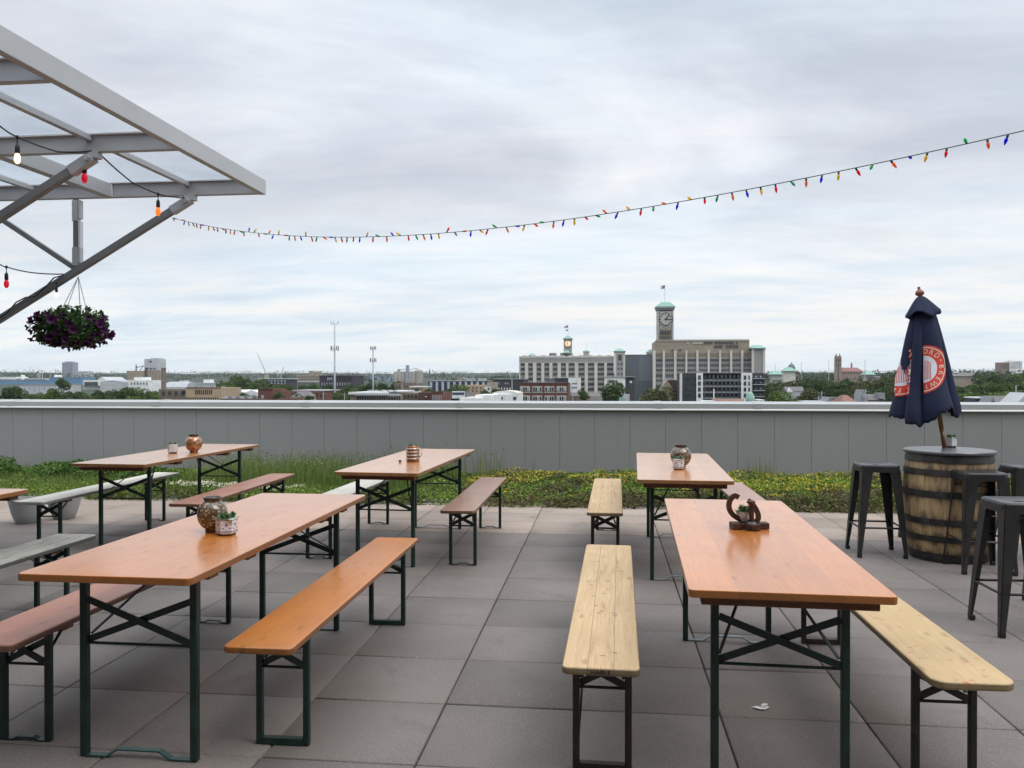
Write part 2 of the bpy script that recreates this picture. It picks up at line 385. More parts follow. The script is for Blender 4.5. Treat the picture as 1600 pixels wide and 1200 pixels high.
def terrain_mat():
    t = NT('terrain'); ge = t.add('ShaderNodeNewGeometry'); p = ge.outputs['Position']
    f = t.noise(p, .012, 7, .7); t.col(t.ramp(f, [(.3, (.013, .025, .014)), (.55, (.025, .042, .022)), (.75, (.045, .055, .036))])); t.set(Roughness=.95)
terrain_mat()
M('far_green', (.028, .050, .024), .95, 0, .5, .01, c2=(.075, .105, .05))
def brickm(name, c, c2):
    t = NT(name); v = t.coord('Object'); f = t.noise(v, .35, 6, .7); g = t.noise(v, 3.5, 3, .7)
    t.col(t.mix(1., t.ramp(f, [(.3, c), (.7, c2)]), t.ramp(g, [(.3, .8), (.7, 1.1)]), 'MULTIPLY')); t.set(Roughness=.85)
for n, c, c2 in (('brick_red', (.12, .05, .038), (.18, .08, .06)), ('brick_dark', (.07, .035, .028), (.12, .06, .05)), ('brick_tan', (.36, .26, .17), (.46, .35, .24)), ('brick_brown', (.15, .115, .09), (.24, .19, .15)),
    ('limestone', (.53, .52, .46), (.64, .62, .55)), ('lilac_brick', (.27, .255, .25), (.35, .33, .32)), ('buff_brick', (.27, .225, .17), (.36, .30, .235)), ('concrete', (.36, .345, .31), (.47, .45, .41)), ('grain_concrete', (.29, .27, .24), (.38, .355, .32)),
    ('white_wall', (.66, .67, .66), (.80, .80, .79)), ('pale_grey', (.40, .42, .43), (.52, .53, .54)), ('mid_grey', (.20, .21, .22), (.28, .29, .30)), ('charcoal', (.035, .036, .042), (.065, .066, .072)), ('purple_black', (.030, .022, .036), (.06, .05, .066)), ('slate_roof', (.11, .105, .105), (.17, .16, .155)),
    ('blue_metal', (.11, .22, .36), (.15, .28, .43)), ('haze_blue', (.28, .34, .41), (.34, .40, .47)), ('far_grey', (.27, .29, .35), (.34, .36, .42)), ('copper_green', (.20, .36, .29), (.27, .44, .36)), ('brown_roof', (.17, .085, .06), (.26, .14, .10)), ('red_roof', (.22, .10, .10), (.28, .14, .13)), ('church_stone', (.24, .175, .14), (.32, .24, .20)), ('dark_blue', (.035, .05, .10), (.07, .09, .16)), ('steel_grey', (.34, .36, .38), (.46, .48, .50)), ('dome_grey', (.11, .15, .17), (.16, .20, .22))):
    brickm(n, c, c2)
M('window', (.025, .028, .035), .12, 0, .5, .3, c2=(.06, .065, .075)); M('window_pale', (.30, .34, .38), .2, 0, .3, .3)
M('clock_face', (.42, .42, .40), .6, 0, .06); M('stone_white', (.62, .61, .57), .8, 0, .08, .5); M('black_paint', (.02, .02, .022), .5)
def curtain():
    t = NT('curtain_wall'); v = t.coord('Object', rand=False); sx = t.add('ShaderNodeSeparateXYZ'); t.link(v, sx.inputs[0])
    fx = t.math('FRACT', t.math('MULTIPLY', sx.outputs[0], 1/1.2)); fz = t.math('FRACT', t.math('MULTIPLY', sx.outputs[2], 1/3.2))
    wn = t.add('ShaderNodeTexWhiteNoise', noise_dimensions='2D'); cb = t.add('ShaderNodeCombineXYZ'); t.link(t.math('FLOOR', t.math('MULTIPLY', sx.outputs[0], 1/1.2)), cb.inputs[0]); t.link(t.math('FLOOR', t.math('MULTIPLY', sx.outputs[2], 1/3.2)), cb.inputs[1]); t.link(cb.outputs[0], wn.inputs['Vector'])
    c = t.ramp(wn.outputs['Value'], [(0., (.07, .09, .11)), (1., (.19, .22, .25))])
    c = t.mix(t.math('GREATER_THAN', fz, .82), c, (.10, .12, .14)); t.col(c); t.set(Roughness=.3)
curtain()
t = NT('lit_dial'); t.col((.6, .35, .15)); t.b.inputs['Emission Color'].default_value = (.9, .52, .22, 1); t.b.inputs['Emission Strength'].default_value = .35
t = NT('lit_digit'); t.col((.9, .8, .65)); t.b.inputs['Emission Color'].default_value = (1., .86, .66, 1); t.b.inputs['Emission Strength'].default_value = .6
M('flag_red', (.40, .12, .16), .8); M('flag_white', (.72, .70, .72), .8); M('flag_blue', (.09, .08, .22), .8); M('paper_white', (.75, .75, .74), .7)
M('crane_paint', (.35, .33, .28), .6)

# ------------------------------------------------------------------ world, sun, camera
w = bpy.data.worlds.new('World'); scene.world = w; w.use_nodes = True
SUN_EL, SUN_AZ = R(54), R(118)      # azimuth measured from +Y towards +X
def make_world():
    nt = w.node_tree; N = nt.nodes; L = nt.links; bg = N['Background']; out = N['World Output']
    sky = N.new('ShaderNodeTexSky'); sky.sky_type = 'NISHITA'; sky.sun_disc = False; sky.sun_elevation = SUN_EL; sky.sun_rotation = SUN_AZ
    sky.air_density = 1.2; sky.dust_density = 2.5
    L.new(sky.outputs[0], bg.inputs[0]); bg.inputs[1].default_value = .10
    tc = N.new('ShaderNodeTexCoord'); sp = N.new('ShaderNodeSeparateXYZ'); L.new(tc.outputs['Generated'], sp.inputs[0])
    def mth(op, a, b=0., c=None):
        n = N.new('ShaderNodeMath'); n.operation = op
        for i, x in enumerate((a, b, c)):
            if x is None: continue
            if hasattr(x, 'is_output'): L.new(x, n.inputs[i])
            else: n.inputs[i].default_value = x
        return n.outputs[0]
    z = mth('MAXIMUM', sp.outputs[2], 0.); zz = mth('ADD', z, .10)
    cb = N.new('ShaderNodeCombineXYZ'); L.new(mth('DIVIDE', sp.outputs[0], zz), cb.inputs[0]); L.new(mth('DIVIDE', sp.outputs[1], zz), cb.inputs[1])
    def noise(scale, det, rough, dist, loc, rz=0., sc=(1, 1, 1)):
        mp = N.new('ShaderNodeMapping'); mp.inputs['Location'].default_value = loc; mp.inputs['Rotation'].default_value = (0, 0, rz); mp.inputs['Scale'].default_value = sc
        L.new(cb.outputs[0], mp.inputs['Vector'])
        n = N.new('ShaderNodeTexNoise'); n.inputs['Scale'].default_value = scale; n.inputs['Detail'].default_value = det; n.inputs['Roughness'].default_value = rough; n.inputs['Distortion'].default_value = dist
        L.new(mp.outputs[0], n.inputs['Vector']); return n.outputs['Fac']
    def ramp(f, st):
        n = N.new('ShaderNodeValToRGB'); e = n.color_ramp.elements
        while len(e) < len(st): e.new(.5)
        for i, (p, c) in enumerate(st): e[i].position = p; e[i].color = (*(c if hasattr(c, '__len__') else (c, c, c)), 1)
        L.new(f, n.inputs[0]); return n.outputs[0]
    def mix(f, a, b, mode='MIX'):
        n = N.new('ShaderNodeMix'); n.data_type = 'RGBA'; n.blend_type = mode
        for s_, x in ((n.inputs[0], f), (n.inputs[6], a), (n.inputs[7], b)):
            if hasattr(x, 'is_output'): L.new(x, s_)
            elif hasattr(x, '__len__'): s_.default_value = (*x, 1)
            else: s_.default_value = x
        return n.outputs[2]
    n1 = noise(.62, 7, .56, .55, (3.1, 1.7, 0), R(-14), (.75, 1.0, 1)); n2 = noise(2.4, 6, .6, .5, (8.2, 4.4, 0), R(-12), (.55, 1.2, 1))
    dens = mth('ADD', mth('MULTIPLY', n1, .76), mth('MULTIPLY', n2, .24))
    cloud = ramp(dens, [(.38, (.93, .945, .975)), (.45, (.81, .84, .895)), (.515, (.70, .73, .80)), (.60, (.585, .615, .69))])
    n3 = noise(.55, 6, .6, .4, (1.3, 6.2, 0), R(-10), (.5, 1.0, 1))
    n4 = noise(1.5, 7, .62, .35, (5.2, 2.2, 0), R(-8), (.55, 1.1, 1))
    cloud = mix(ramp(n3, [(.42, 0.), (.6, 1.)]), cloud, (.93, 1.0, 1.035), 'MULTIPLY')
    low = ramp(mth('ADD', mth('MULTIPLY', n3, .40), mth('MULTIPLY', n4, .60)), [(.40, (1.0, .99, .955)), (.47, (.92, .95, .965)), (.53, (.80, .885, .945)), (.62, (.66, .775, .875))])
    hz = ramp(z, [(.04, 1.), (.25, 0.)]); col = mix(hz, cloud, low)
    hb = ramp(z, [(.0, 1.), (.07, 0.)]); col = mix(mth('MULTIPLY', hb, .7), col, (.84, .92, .965))
    b2 = N.new('ShaderNodeBackground'); L.new(col, b2.inputs[0]); b2.inputs[1].default_value = 1.07; zf = mth('MULTIPLY_ADD', mth('MAXIMUM', mth('SUBTRACT', z, .44), 0.), 3.6, 1.0); col = mix(1., col, zf, 'MULTIPLY'); L.new(col, b2.inputs[0])
    mx = N.new('ShaderNodeMixShader'); mx.inputs[0].default_value = .93; L.new(bg.outputs[0], mx.inputs[1]); L.new(b2.outputs[0], mx.inputs[2]); L.new(mx.outputs[0], out.inputs[0])
make_world()
sl = bpy.data.lights.new('sun', 'SUN'); sl.energy = 1.3; sl.angle = R(28); sl.color = (1., .96, .9)
so = bpy.data.objects.new('sun', sl); COL.objects.link(so)
sd = Vector((sin(SUN_AZ)*cos(SUN_EL), cos(SUN_AZ)*cos(SUN_EL), sin(SUN_EL))); so.rotation_euler = sd.to_track_quat('Z', 'Y').to_euler(); so.location = (0, 0, 30)
cam = bpy.data.cameras.new('camera'); co = bpy.data.objects.new('camera', cam); COL.objects.link(co); scene.camera = co
cam.sensor_width = 36; cam.lens = 36*F/1600; cam.clip_start = .05; cam.clip_end = 20000
co.location = (0, 0, H); co.rotation_euler = (pi/2-PIT, 0, YAW)
vs = scene.view_settings; vs.view_transform = 'Standard'; vs.look = 'None'; vs.exposure = 0; vs.gamma = 1; vs.use_curve_mapping = False
cy = scene.cycles
cy.use_denoising = True; cy.max_bounces = 6; cy.diffuse_bounces = 3; cy.glossy_bounces = 3; cy.transparent_max_bounces = 12; cy.sample_clamp_indirect = 6
M('green_clip', (.03, .075, .07), .35, .2, .2, 9)
# ================================================================== TERRACE
mb = MB(); mb.box(-13, 10, -4, 12.6, -1.2, -.022); tag(mb.build('roof_slab', 'joint'), kind='structure')
PX, PY0, SX, SY = .505, 3.678, .6115, .598
V = []; Fq = []
for i in range(-21, 16):
    for j in range(-11, 10):
        x0 = PX+i*SX; y0 = PY0+j*SY
        if y0+SY > 9.70 or y0 < -3: continue
        g = .0042; x1, y1 = x0+SX-g, y0+SY-g; x0 += g; y0 += g; b = .004; n = len(V)
        dz = rng.normal()*.0008; tx, ty = rng.normal(size=2)*.0007
        def hh(x, y): return dz+tx*(1 if x > x0+.3 else -1)+ty*(1 if y > y0+.3 else -1)
        for (xa, xb, ya, yb, z) in ((x0, x1, y0, y1, -.02), (x0, x1, y0, y1, -.004), (x0+b, x1-b, y0+b, y1-b, 0.)):
            for x, y in ((xa, ya), (xb, ya), (xb, yb), (xa, yb)): V.append((x, y, z+hh(x, y)))
        for a in (0, 4):
            for k in range(4): Fq.append((n+a+k, n+a+(k+1) % 4, n+a+4+(k+1) % 4, n+a+4+k))
        Fq.append((n+8, n+9, n+10, n+11))
tag(obj('terrace_paving', fastmesh('terrace_paving', np.array(V), np.array(Fq), 'paver')), kind='structure')
# walls of the building behind and left of the camera (out of frame; they carry the canopy and shade the terrace)
mb = MB(); mb.box(-6.6, -6.2, -3.4, 7.0, -.02, 4.4); mb.box(-6.2, 13, -3.4, -3.1, -.02, 7.5); tag(mb.build('building_walls', 'charcoal'), kind='structure')

# ---- parapet wall
WY = 12.2
pw = empty('parapet_wall', (0, WY, 0), 0, 'long grey metal panel parapet wall behind the planting, running the full width', 'wall')
mb = MB(); xs = [-9.39+.5135*k for k in range(-7, 36)]
mb.box(-13, 9.2, .008, .30, -.3, 1.02)
for a, b in zip(xs, xs[1:]): mb.box(a+.0022, b-.0022, 0, .0078, -.3, 1.015)
mb.build('panel_cladding', 'cladding', pw)
mb = MB(); mb.prism([(-.035, 1.045), (-.035, 1.118), (-.02, 1.13), (.34, 1.145), (.345, 1.045)], -13, 9.2, 'x'); mb.build('coping', 'coping', pw)
mb = MB(); mb.prism([(-.05, 1.02), (-.05, 1.032), (-.036, 1.046), (.34, 1.046), (.34, 1.02)], -13, 9.2, 'x'); mb.build('drip_flange', 'coping_flange', pw)
for x in (-9.4, -6.95, -4.54, -2.15, .78, 2.18, 4.62):
    mb = MB(); mb.prism([(-.041, 1.047), (-.041, 1.121), (-.022, 1.135), (.342, 1.150), (.347, 1.047)], x-.05, x+.05, 'x'); mb.build('splice_plate', 'coping', pw)
    if x < 5: pass

# ---- canopy
CX, CZ0, CZ1 = -2.80, 3.005, 3.125
can = empty('glass_canopy', (CX, 6.6, CZ0), 0, 'grey metal framed glass canopy overhanging the upper left corner', 'canopy')
def C(x, y, z): return (x-CX, y-6.6, z-CZ0)
mb = MB(); mb.box(-.05, .0, -8.6, .0, 0, .12); mb.build('edge_beam', 'alu', can, bevel=.003)
for y in (6.6, 5.28, 4.0, 2.7, 1.4, .1):
    mb = MB(); a = y-6.6; mb.box(-3.38, -.053, a-.05 if y < 6.6 else a-.05, a, .002, .112); mb.build('cross_beam', 'alu', can, bevel=.003)
    mb = MB(); mb.box(-3.38, -.053, a-.075, a+.02 if y < 6.6 else a, .1125, .122); mb.build('glazing_cap', 'alu_bright', can)
for x, hgt in ((-3.46, .03), (-4.17, .112), (-4.85, .03), (-5.55, .112)):
    for y0, y1 in zip((.1, 1.4, 2.7, 4.0, 5.28), (1.4, 2.7, 4.0, 5.28, 6.6)):
        mb = MB(); wd = .022 if hgt < .05 else .04; a, b = y0-6.6+.003, y1-6.6-.053
        if hgt > .05: mb.box(x-CX-wd, x-CX+wd, a, b, .004, .111)
        else: mb.box(x-CX-wd, x-CX+wd, a, b, .075, .111)
        mb.build('purlin' if hgt > .05 else 'glazing_bar', 'alu', can)
        if hgt > .05:
            mb = MB(); mb.box(x-CX-wd-.012, x-CX-wd-.001, b-.02, b-.001, .006, .108); mb.box(x-CX+wd+.001, x-CX+wd+.012, b-.02, b-.001, .006, .108); mb.build('cleat', 'alu_bright', can)
xe = [-6.18, -5.55, -4.85, -4.17, -3.46, -2.85]
for y0, y1 in zip((.1, 1.4, 2.7, 4.0, 5.28), (1.4, 2.7, 4.0, 5.28, 6.6)):
    for a, b in zip(xe, xe[1:]):
        mb = MB(); mb.box(a-CX+.008, b-CX-.008, y0-6.6+.012, y1-6.6-.03, .1225, .1305); mb.build('glass_panel', 'roof_glass', can)
def brace(y, full):
    q = y-6.6-.025
    top = Vector(C(-3.47, 0, 2.965)); top.y = q; bot = Vector(C(-6.2, 0, 2.965-.572*2.73)); bot.y = q
    mb = MB(); mb.beam(bot, top, .05, .056); b = mb.build('brace', 'alu_dark', can, bevel=.004)
    d = (top-bot).normalized()
    mb = MB(); mb.beam(top-d*.16, top+d*.03, .062, .070); mb.tube([top+Vector((0, -.055, 0)), top+Vector((0, .055, 0))], .022, 10)
    mb.box(top.x-.03, top.x+.07, q-.03, q+.03, top.z+.0, .003); mb.build('clevis', 'alu', b, bevel=.003)
    j = bot+d*((C(-4.47, 0, 0)[0]-bot.x)/d.x)
    mb = MB(); mb.box(j.x-.019, j.x+.019, q-.019, q+.019, j.z+.03, -.002); v = mb.build('strut', 'alu_dark', can, bevel=.003)
    for z0, z1 in ((-.19, -.012), (j.z+.045, j.z+.20)):
        mb = MB(); mb.box(j.x-.024, j.x+.024, q-.026, q+.026, z0, z1); mb.box(j.x+.027, j.x+.044, q-.02, q+.03, z0+.02, z1); mb.build('bracket', 'alu', v, bevel=.003)
    mb = MB(); mb.box(j.x+.026, j.x+.042, q-.015, q+.03, j.z+.20, -.19); mb.build('conduit', 'alu_bright', v)
    e = Vector((j.x-.93, q, -.002)); mb = MB(); mb.beam(j+Vector((-.02, .0, .03)), e, .036, .042); mb.build('diagonal_strut', 'alu_dark', can, bevel=.003)
    return Vector((j.x+CX, q+6.6, j.z+CZ0)), Vector((top.x+CX, q+6.6, top.z+CZ0)), Vector((bot.x+CX, q+6.6, bot.z+CZ0))
J1, TOP1, BOT1 = brace(6.6, True); J2, TOP2, BOT2 = brace(5.28, False)
for y in (4.0, 2.7): brace(y, False)

# ---- bulbs on strings
def catenary(pts, sag=0, n=14):
    out = []
    for a, b in zip(pts, pts[1:]):
        a, b = Vector(a), Vector(b)
        for k in range(n): t = k/n; out.append(a.lerp(b, t)-Vector((0, 0, sag*4*t*(1-t))))
    return out+[Vector(pts[-1])]
def pend(root, p, matn, k, sc=.84):
    p = Vector(p); g_ = Vector(p); p = Vector((0, 0, 0))
    def place(o): o.location = g_; o.scale = (sc, sc, sc)
    mb = MB(); mb.tube([p+Vector((0, 0, .012)), p-Vector((0, 0, .075))], .004, 6); mb.lathe([(.008, -.055), (.017, -.075), (.018, -.125), (.015, -.13)], 12, p); mb.lathe([(.002, .016), (.012, .008), (.012, -.008), (.004, -.02)], 8, p)
    s = mb.build('socket', 'cord', root, smooth=True); place(s)
    mb = MB(); mb.lathe([(.012, -.128), (.020, -.145), (.024, -.165), (.023, -.185), (.015, -.205), (.004, -.212)], 14, p); mb.build('bulb', matn, s, smooth=True)
def at(u, v, Y): return Vector(PY(u, v, Y))
ls = empty('festoon_string', (0, 0, 0), 0, 'black festoon cord of white, red and orange bulbs slung between the canopy brace tops', 'string lights')
P = [at(-140, 120, 4.55), at(0, 197, 5.0), at(27, 214, 5.06), at(90, 237, 5.16), TOP2+Vector((.03, -.02, .05))]
Q = [TOP2+Vector((.05, 0, .05)), at(205, 284, 5.9), at(247, 303, 6.3), at(275, 308, 6.5), TOP1+Vector((0, -.06, .02))]
mb = MB(); mb.tube(catenary(P, .006, 6), .0055, 6); mb.tube(catenary(Q, .006, 6), .0055, 6); mb.build('cord', 'cord', ls)
pend(ls, P[2], 'lamp_white', 0); pend(ls, TOP2+Vector((-.055, .02, .02)), 'lamp_red', 1); pend(ls, Q[2], 'lamp_orange', 2)
ls = empty('festoon_string', (0, 0, 0), 0, 'black cord with a red and white bulb running along the brace by the basket', 'string lights')
dd = (BOT1-TOP1).normalized()
P = [at(-120, 392, 6.0), at(0, 413, 6.38), at(10, 417, 6.4), at(50, 426, 6.45), J1+dd*.10+Vector((0, -.045, .02))]
mb = MB(); mb.tube(catenary(P, .005, 5), .0055, 6); mb.tube([J1+dd*(.1+.1*k)+Vector((0, -.045, .03*sin(k*1.7)+.01)) for k in range(12)], .0055, 6); mb.build('cord', 'cord', ls)
pend(ls, P[2], 'lamp_red', 0); pend(ls, J1+dd*.17+Vector((0, -.05, -.02)), 'lamp_white_dim', 1, .62)

sl_ = empty('colored_bulb_string', (0, 0, 0), 0, 'green wire of small multicoloured lens bulbs strung from the canopy brace across the sky', 'string lights')
px = [(268, 340), (330, 354), (420, 366), (520, 370.5), (600, 369.5), (700, 362.5), (800, 353), (900, 342), (1000, 326.5), (1100, 309), (1200, 290), (1300, 270), (1400, 248), (1500, 224.5), (1600, 205), (1700, 182)]
# plan line from (left end) to (right end); each picture column meets that line at one point
A0 = PY(268, 340, 6.52); B0 = PY(1700, 182, 2.95)
pts = []
for u, v in px:
    d = ray(u, v); M2 = np.array([[d[0], -(B0-A0)[0]], [d[1], -(B0-A0)[1]]]); t_, s_ = np.linalg.solve(M2, A0[:2])
    pts.append(np.array([0, 0, H])+d*t_)
pts = np.array(pts); seg = np.r_[0, np.cumsum(np.linalg.norm(np.diff(pts, axis=0), axis=1))]
# smooth by quadratic-ish interpolation of height along the run
cf = np.polyfit(seg, pts[:, 2], 4)
def run(s): return Vector((np.interp(s, seg, pts[:, 0]), np.interp(s, seg, pts[:, 1]), float(np.polyval(cf, s))))
e0 = run(seg[-1]); dr_ = (B0-A0)/(B0-A0)[1]; e1 = Vector((e0.x+dr_[0]*(-3.09-e0.y), -3.09, e0.z+2.2))
mb = MB(); mb.tube([run(s) for s in np.linspace(0, seg[-1], 90)]+[e0.lerp(e1, t_)-Vector((0, 0, .5*t_*(1-t_))) for t_ in (.2, .4, .6, .8, 1.)], .0019, 6); mb.build('wire', 'green_wire', sl_)
cols = ['red', 'green', 'orange', 'blue', 'yellow']
def bulb_meshes():
    s = MB(); s.lathe([(.002, 0), (.0042, -.003), (.0042, -.011), (.0034, -.0122)], 8); sm = s.mesh('socket', 'socket_green', True)
    out = {}
    for c in cols:
        b = MB(); b.lathe([(.0055, -.018), (.0095, -.025), (.0105, -.030), (.008, -.042), (.003, -.054), (.0005, -.056)], 8); b.v = [(x*.58, y*.58, z*.68) for x, y, z in b.v]; out[c] = b.mesh('bulb_'+c, 'lens_'+c, True)
    return sm, out
SM, BM = bulb_meshes()
s = .03; k = 0; rr = random.Random(5)
while s < seg[-1]-.02 and k < 99:
    p = run(s); q = run(min(s+.02, seg[-1])); r = rr.random()
    roll = rr.gauss(0, .25) if r < .72 else rr.choice([pi*.5, -pi*.5, pi*.95, pi*.4, -pi*.6])+rr.gauss(0, .2)
    tilt = rr.gauss(0, .35); along = (q-p).normalized(); yaw = math.atan2(along.y, along.x)
    sk = obj('socket', SM, sl_, p); sk.rotation_euler = (roll, tilt, yaw)
    obj('bulb', BM[cols[k % 5]], sk); k += 1; s += seg[-1]/97

# ---- hanging basket
bc = PY(112, 511, 6.575); bx, by, bz = bc
hb = empty('hanging_basket', (bx, by, bz), 0, 'hanging basket of dark purple petunias suspended from the canopy brace', 'flower basket')
mb = MB(); mb.lathe([(.06, -.17), (.14, -.14), (.18, .0), (.17, .01), (.12, -.02)], 20); mb.build('pot', 'black_rubber', hb, smooth=True)
hk = J1-Vector(bc)+Vector((.03, -.02, -.05))
for ax, ay in ((-.16, 0), (.15, .03), (-.015, .15), (.01, -.15)):
    mb = MB(); mb.tube([Vector((ax, ay, .02)), hk], .003, 5); mb.build('hanger_wire', 'steel_wire', hb)
n = 2600; a = rng.uniform(0, 2*pi, n); r = np.sqrt(rng.uniform(0, 1, n)); zz = rng.uniform(-1, 1, n)
P = np.c_[.29*r*np.cos(a), .26*r*np.sin(a), .175*zz*np.sqrt(1-.75*r**2)-.005]
P[:, 2] += .02*np.sin(a*3); 
V, Fq = leaf_quads(P, .021, asp=1.); obj('foliage', fastmesh('foliage', V, Fq, 'petunia_leaf'), hb)
def petunia():
    m = MB(); nn = 20; rings = [(.004, -.03), (.007, -.012), (.016, -.002), (.030, .004)]
    for i, (r0, z0) in enumerate(rings):
        for k in range(nn):
            t = 2*pi*k/nn; q = 1+.14*cos(5*t)*(i/3)**2; m.v.append((r0*q*cos(t), r0*q*sin(t), z0+(.006*sin(5*t+1) if i == 3 else 0)))
    for i in range(3):
        m.mi = 1 if i < 2 else 0
        for k in range(nn): m.face(i*nn+k, i*nn+(k+1) % nn, (i+1)*nn+(k+1) % nn, (i+1)*nn+k)
    return m.mesh('petunia_flower', ['petunia', 'petunia_throat'], True)
PM = petunia()
for k in range(98):
    a = rr.uniform(0, 2*pi) if k % 3 else rr.uniform(pi, 2*pi); e = rr.uniform(-1.05, .75)
    d = Vector((cos(a)*cos(e), sin(a)*cos(e), sin(e)))
    p = Vector((.315*d.x, .28*d.y, .19*d.z-.005))*(rr.uniform(.86, 1.10) if k % 9 else rr.uniform(1.06, 1.15))
    f = obj('flower', PM, hb, p); n_ = (d+Vector((rr.gauss(0, .35), rr.gauss(0, .35)-.25, rr.gauss(0, .3)))).normalized()
    f.rotation_euler = n_.to_track_quat('Z', 'Y').to_euler(); sc = rr.uniform(.75, 1.2); f.scale = (sc,)*3

# ================================================================== BEER TABLES AND BENCHES
def frame_end(root, yend, sgn, legx, ztop, zx1, zx0, legw, mat, stay_in, foot_mat, hump, leg_in):
    """one folding leg frame; sgn=+1 means the table's middle lies towards +y"""
    for s in (-1, 1):
        m = MB(); m.prism([(s*legx-legw/2, yend-legw*.5), (s*legx+legw/2, yend-legw*.5), (s*legx+legw/2, yend+legw*.5), (s*legx-legw/2, yend+legw*.5)], .003, ztop)
        m.build('leg', mat, root, bevel=.004)
    m = MB(); a = legx-legw/2
    m.beam((-a, yend-.006*sgn, zx1), (a, yend-.006*sgn, zx0), .006, .026); m.beam((a, yend+.006*sgn, zx1), (-a, yend+.006*sgn, zx0), .006, .026)
    m.build('cross_brace', mat, root)
    m = MB(); m.tube([(-a, yend, zx0-.012), (a, yend, zx0-.012)], .006, 8); m.build('spreader_rod', mat, root)
    m = MB()
    if hump:
        hz_ = .034 if a > .15 else .017; pz = [(-a, .006), (-a*.62, .006), (-a*.40, hz_), (a*.40, hz_), (a*.62, .006), (a, .006)]
        for (x0, z0), (x1, z1) in zip(pz, pz[1:]): m.beam((x0, yend, z0), (x1, yend, z1), .026, .006)
    else: m.box(-a, a, yend-.014, yend+.014, .002, .03)
    m.build('foot_bar', foot_mat, root)
    for s in (-1, 1):
        m = MB(); m.beam((s*(legx-legw/2-.004), yend+.012*sgn, zx0+.02), (s*.035, yend+sgn*stay_in, ztop-.005), .011, .005); m.build('diagonal_stay', mat, root)
def table(x, y, rz, mat, label, hump=True, foot='galv', L=2.15, W=.67, fb=.085):
    root = empty('beer_table', (x, y, 0), rz, label, 'table', 'folding beer tables with dark green legs')
    m = MB(); m.prism(rounded(-W/2, W/2, -L/2, L/2, .022), .737, .765); m.build('tabletop', mat, root, bevel=.004)
    for s in (-1, 1):
        for y0 in (L/2-fb, L/2-.62):
            m = MB(); w_ = W/2-.045; m.box(-w_, w_, s*y0-.04, s*y0+.04, .703, .7365); m.build('batten', 'wood_batten', root, bevel=.004)
    for s in (-1, 1): frame_end(root, s*(L/2-.24), -s, .226, .7365, .615, .455, .029, 'green_steel', .42, foot, hump, 0)
    return root
def bench(x, y, rz, mat, label, steel='green_steel', hump=False, foot=None, L=2.15, W=.27, inset=.26, cr=.024):
    root = empty('beer_bench', (x, y, 0), rz, label, 'bench', 'folding beer benches beside the tables')
    m = MB(); m.prism(rounded(-W/2, W/2, -L/2, L/2, cr), .447, .475); m.build('seat', mat, root, bevel=.008, seg=3)
    for s in (-1, 1):
        m = MB(); w_ = W/2-.03; m.box(-w_, w_, s*(L/2-inset-.11)-.04, s*(L/2-inset-.11)+.04, .424, .4465); m.build('batten', 'wood_batten' if mat != 'wood_raw' else 'wood_raw', root, bevel=.003)
        frame_end(root, s*(L/2-inset), -s, .0975, .4465, .41, .325, .026, steel, .22, foot or steel, hump, 0)
    return root
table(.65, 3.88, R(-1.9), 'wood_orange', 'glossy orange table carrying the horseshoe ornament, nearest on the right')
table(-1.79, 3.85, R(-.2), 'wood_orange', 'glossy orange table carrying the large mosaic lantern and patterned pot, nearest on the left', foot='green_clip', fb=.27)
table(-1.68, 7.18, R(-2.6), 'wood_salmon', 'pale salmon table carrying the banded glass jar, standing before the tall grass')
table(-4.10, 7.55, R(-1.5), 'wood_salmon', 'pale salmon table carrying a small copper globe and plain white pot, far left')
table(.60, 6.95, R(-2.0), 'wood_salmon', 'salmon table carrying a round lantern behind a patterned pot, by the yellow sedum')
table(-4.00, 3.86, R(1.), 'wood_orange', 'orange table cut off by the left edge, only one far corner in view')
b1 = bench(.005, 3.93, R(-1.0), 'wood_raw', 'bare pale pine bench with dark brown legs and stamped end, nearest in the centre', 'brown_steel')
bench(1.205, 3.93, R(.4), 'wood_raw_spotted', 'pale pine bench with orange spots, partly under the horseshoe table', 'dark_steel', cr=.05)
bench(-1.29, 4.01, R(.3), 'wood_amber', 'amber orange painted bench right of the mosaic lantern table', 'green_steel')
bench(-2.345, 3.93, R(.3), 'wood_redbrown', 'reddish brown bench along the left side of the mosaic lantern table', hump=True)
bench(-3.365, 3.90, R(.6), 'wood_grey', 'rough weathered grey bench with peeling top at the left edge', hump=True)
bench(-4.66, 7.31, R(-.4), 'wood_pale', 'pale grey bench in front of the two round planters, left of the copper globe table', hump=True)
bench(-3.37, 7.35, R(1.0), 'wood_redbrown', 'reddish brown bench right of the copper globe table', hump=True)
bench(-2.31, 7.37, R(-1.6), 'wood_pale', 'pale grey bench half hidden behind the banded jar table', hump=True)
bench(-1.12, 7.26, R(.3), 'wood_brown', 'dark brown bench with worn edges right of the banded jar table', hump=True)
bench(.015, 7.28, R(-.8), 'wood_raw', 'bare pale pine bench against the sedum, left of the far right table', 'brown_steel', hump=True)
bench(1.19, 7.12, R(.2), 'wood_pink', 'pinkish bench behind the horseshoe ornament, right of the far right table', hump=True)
def text_mesh(txt, size, mat, name, depth=0.0, align='CENTER'):
    cu = bpy.data.curves.new(name, 'FONT'); cu.body = txt; cu.size = size; cu.align_x = align; cu.align_y = 'CENTER'; cu.extrude = depth; cu.resolution_u = 3
    o = bpy.data.objects.new(name, cu); COL.objects.link(o); bpy.context.view_layer.update()
    me = bpy.data.meshes.new_from_object(o.evaluated_get(bpy.context.evaluated_depsgraph_get())); bpy.data.objects.remove(o); me.materials.clear(); me.materials.append(MATS[mat]); return me
tm = obj('stamp', text_mesh('HABLE', .024, 'black_paint', 'stamp', .0006), b1, (.0, -1.0762, .460)); tm.rotation_euler = (R(90), 0, 0)

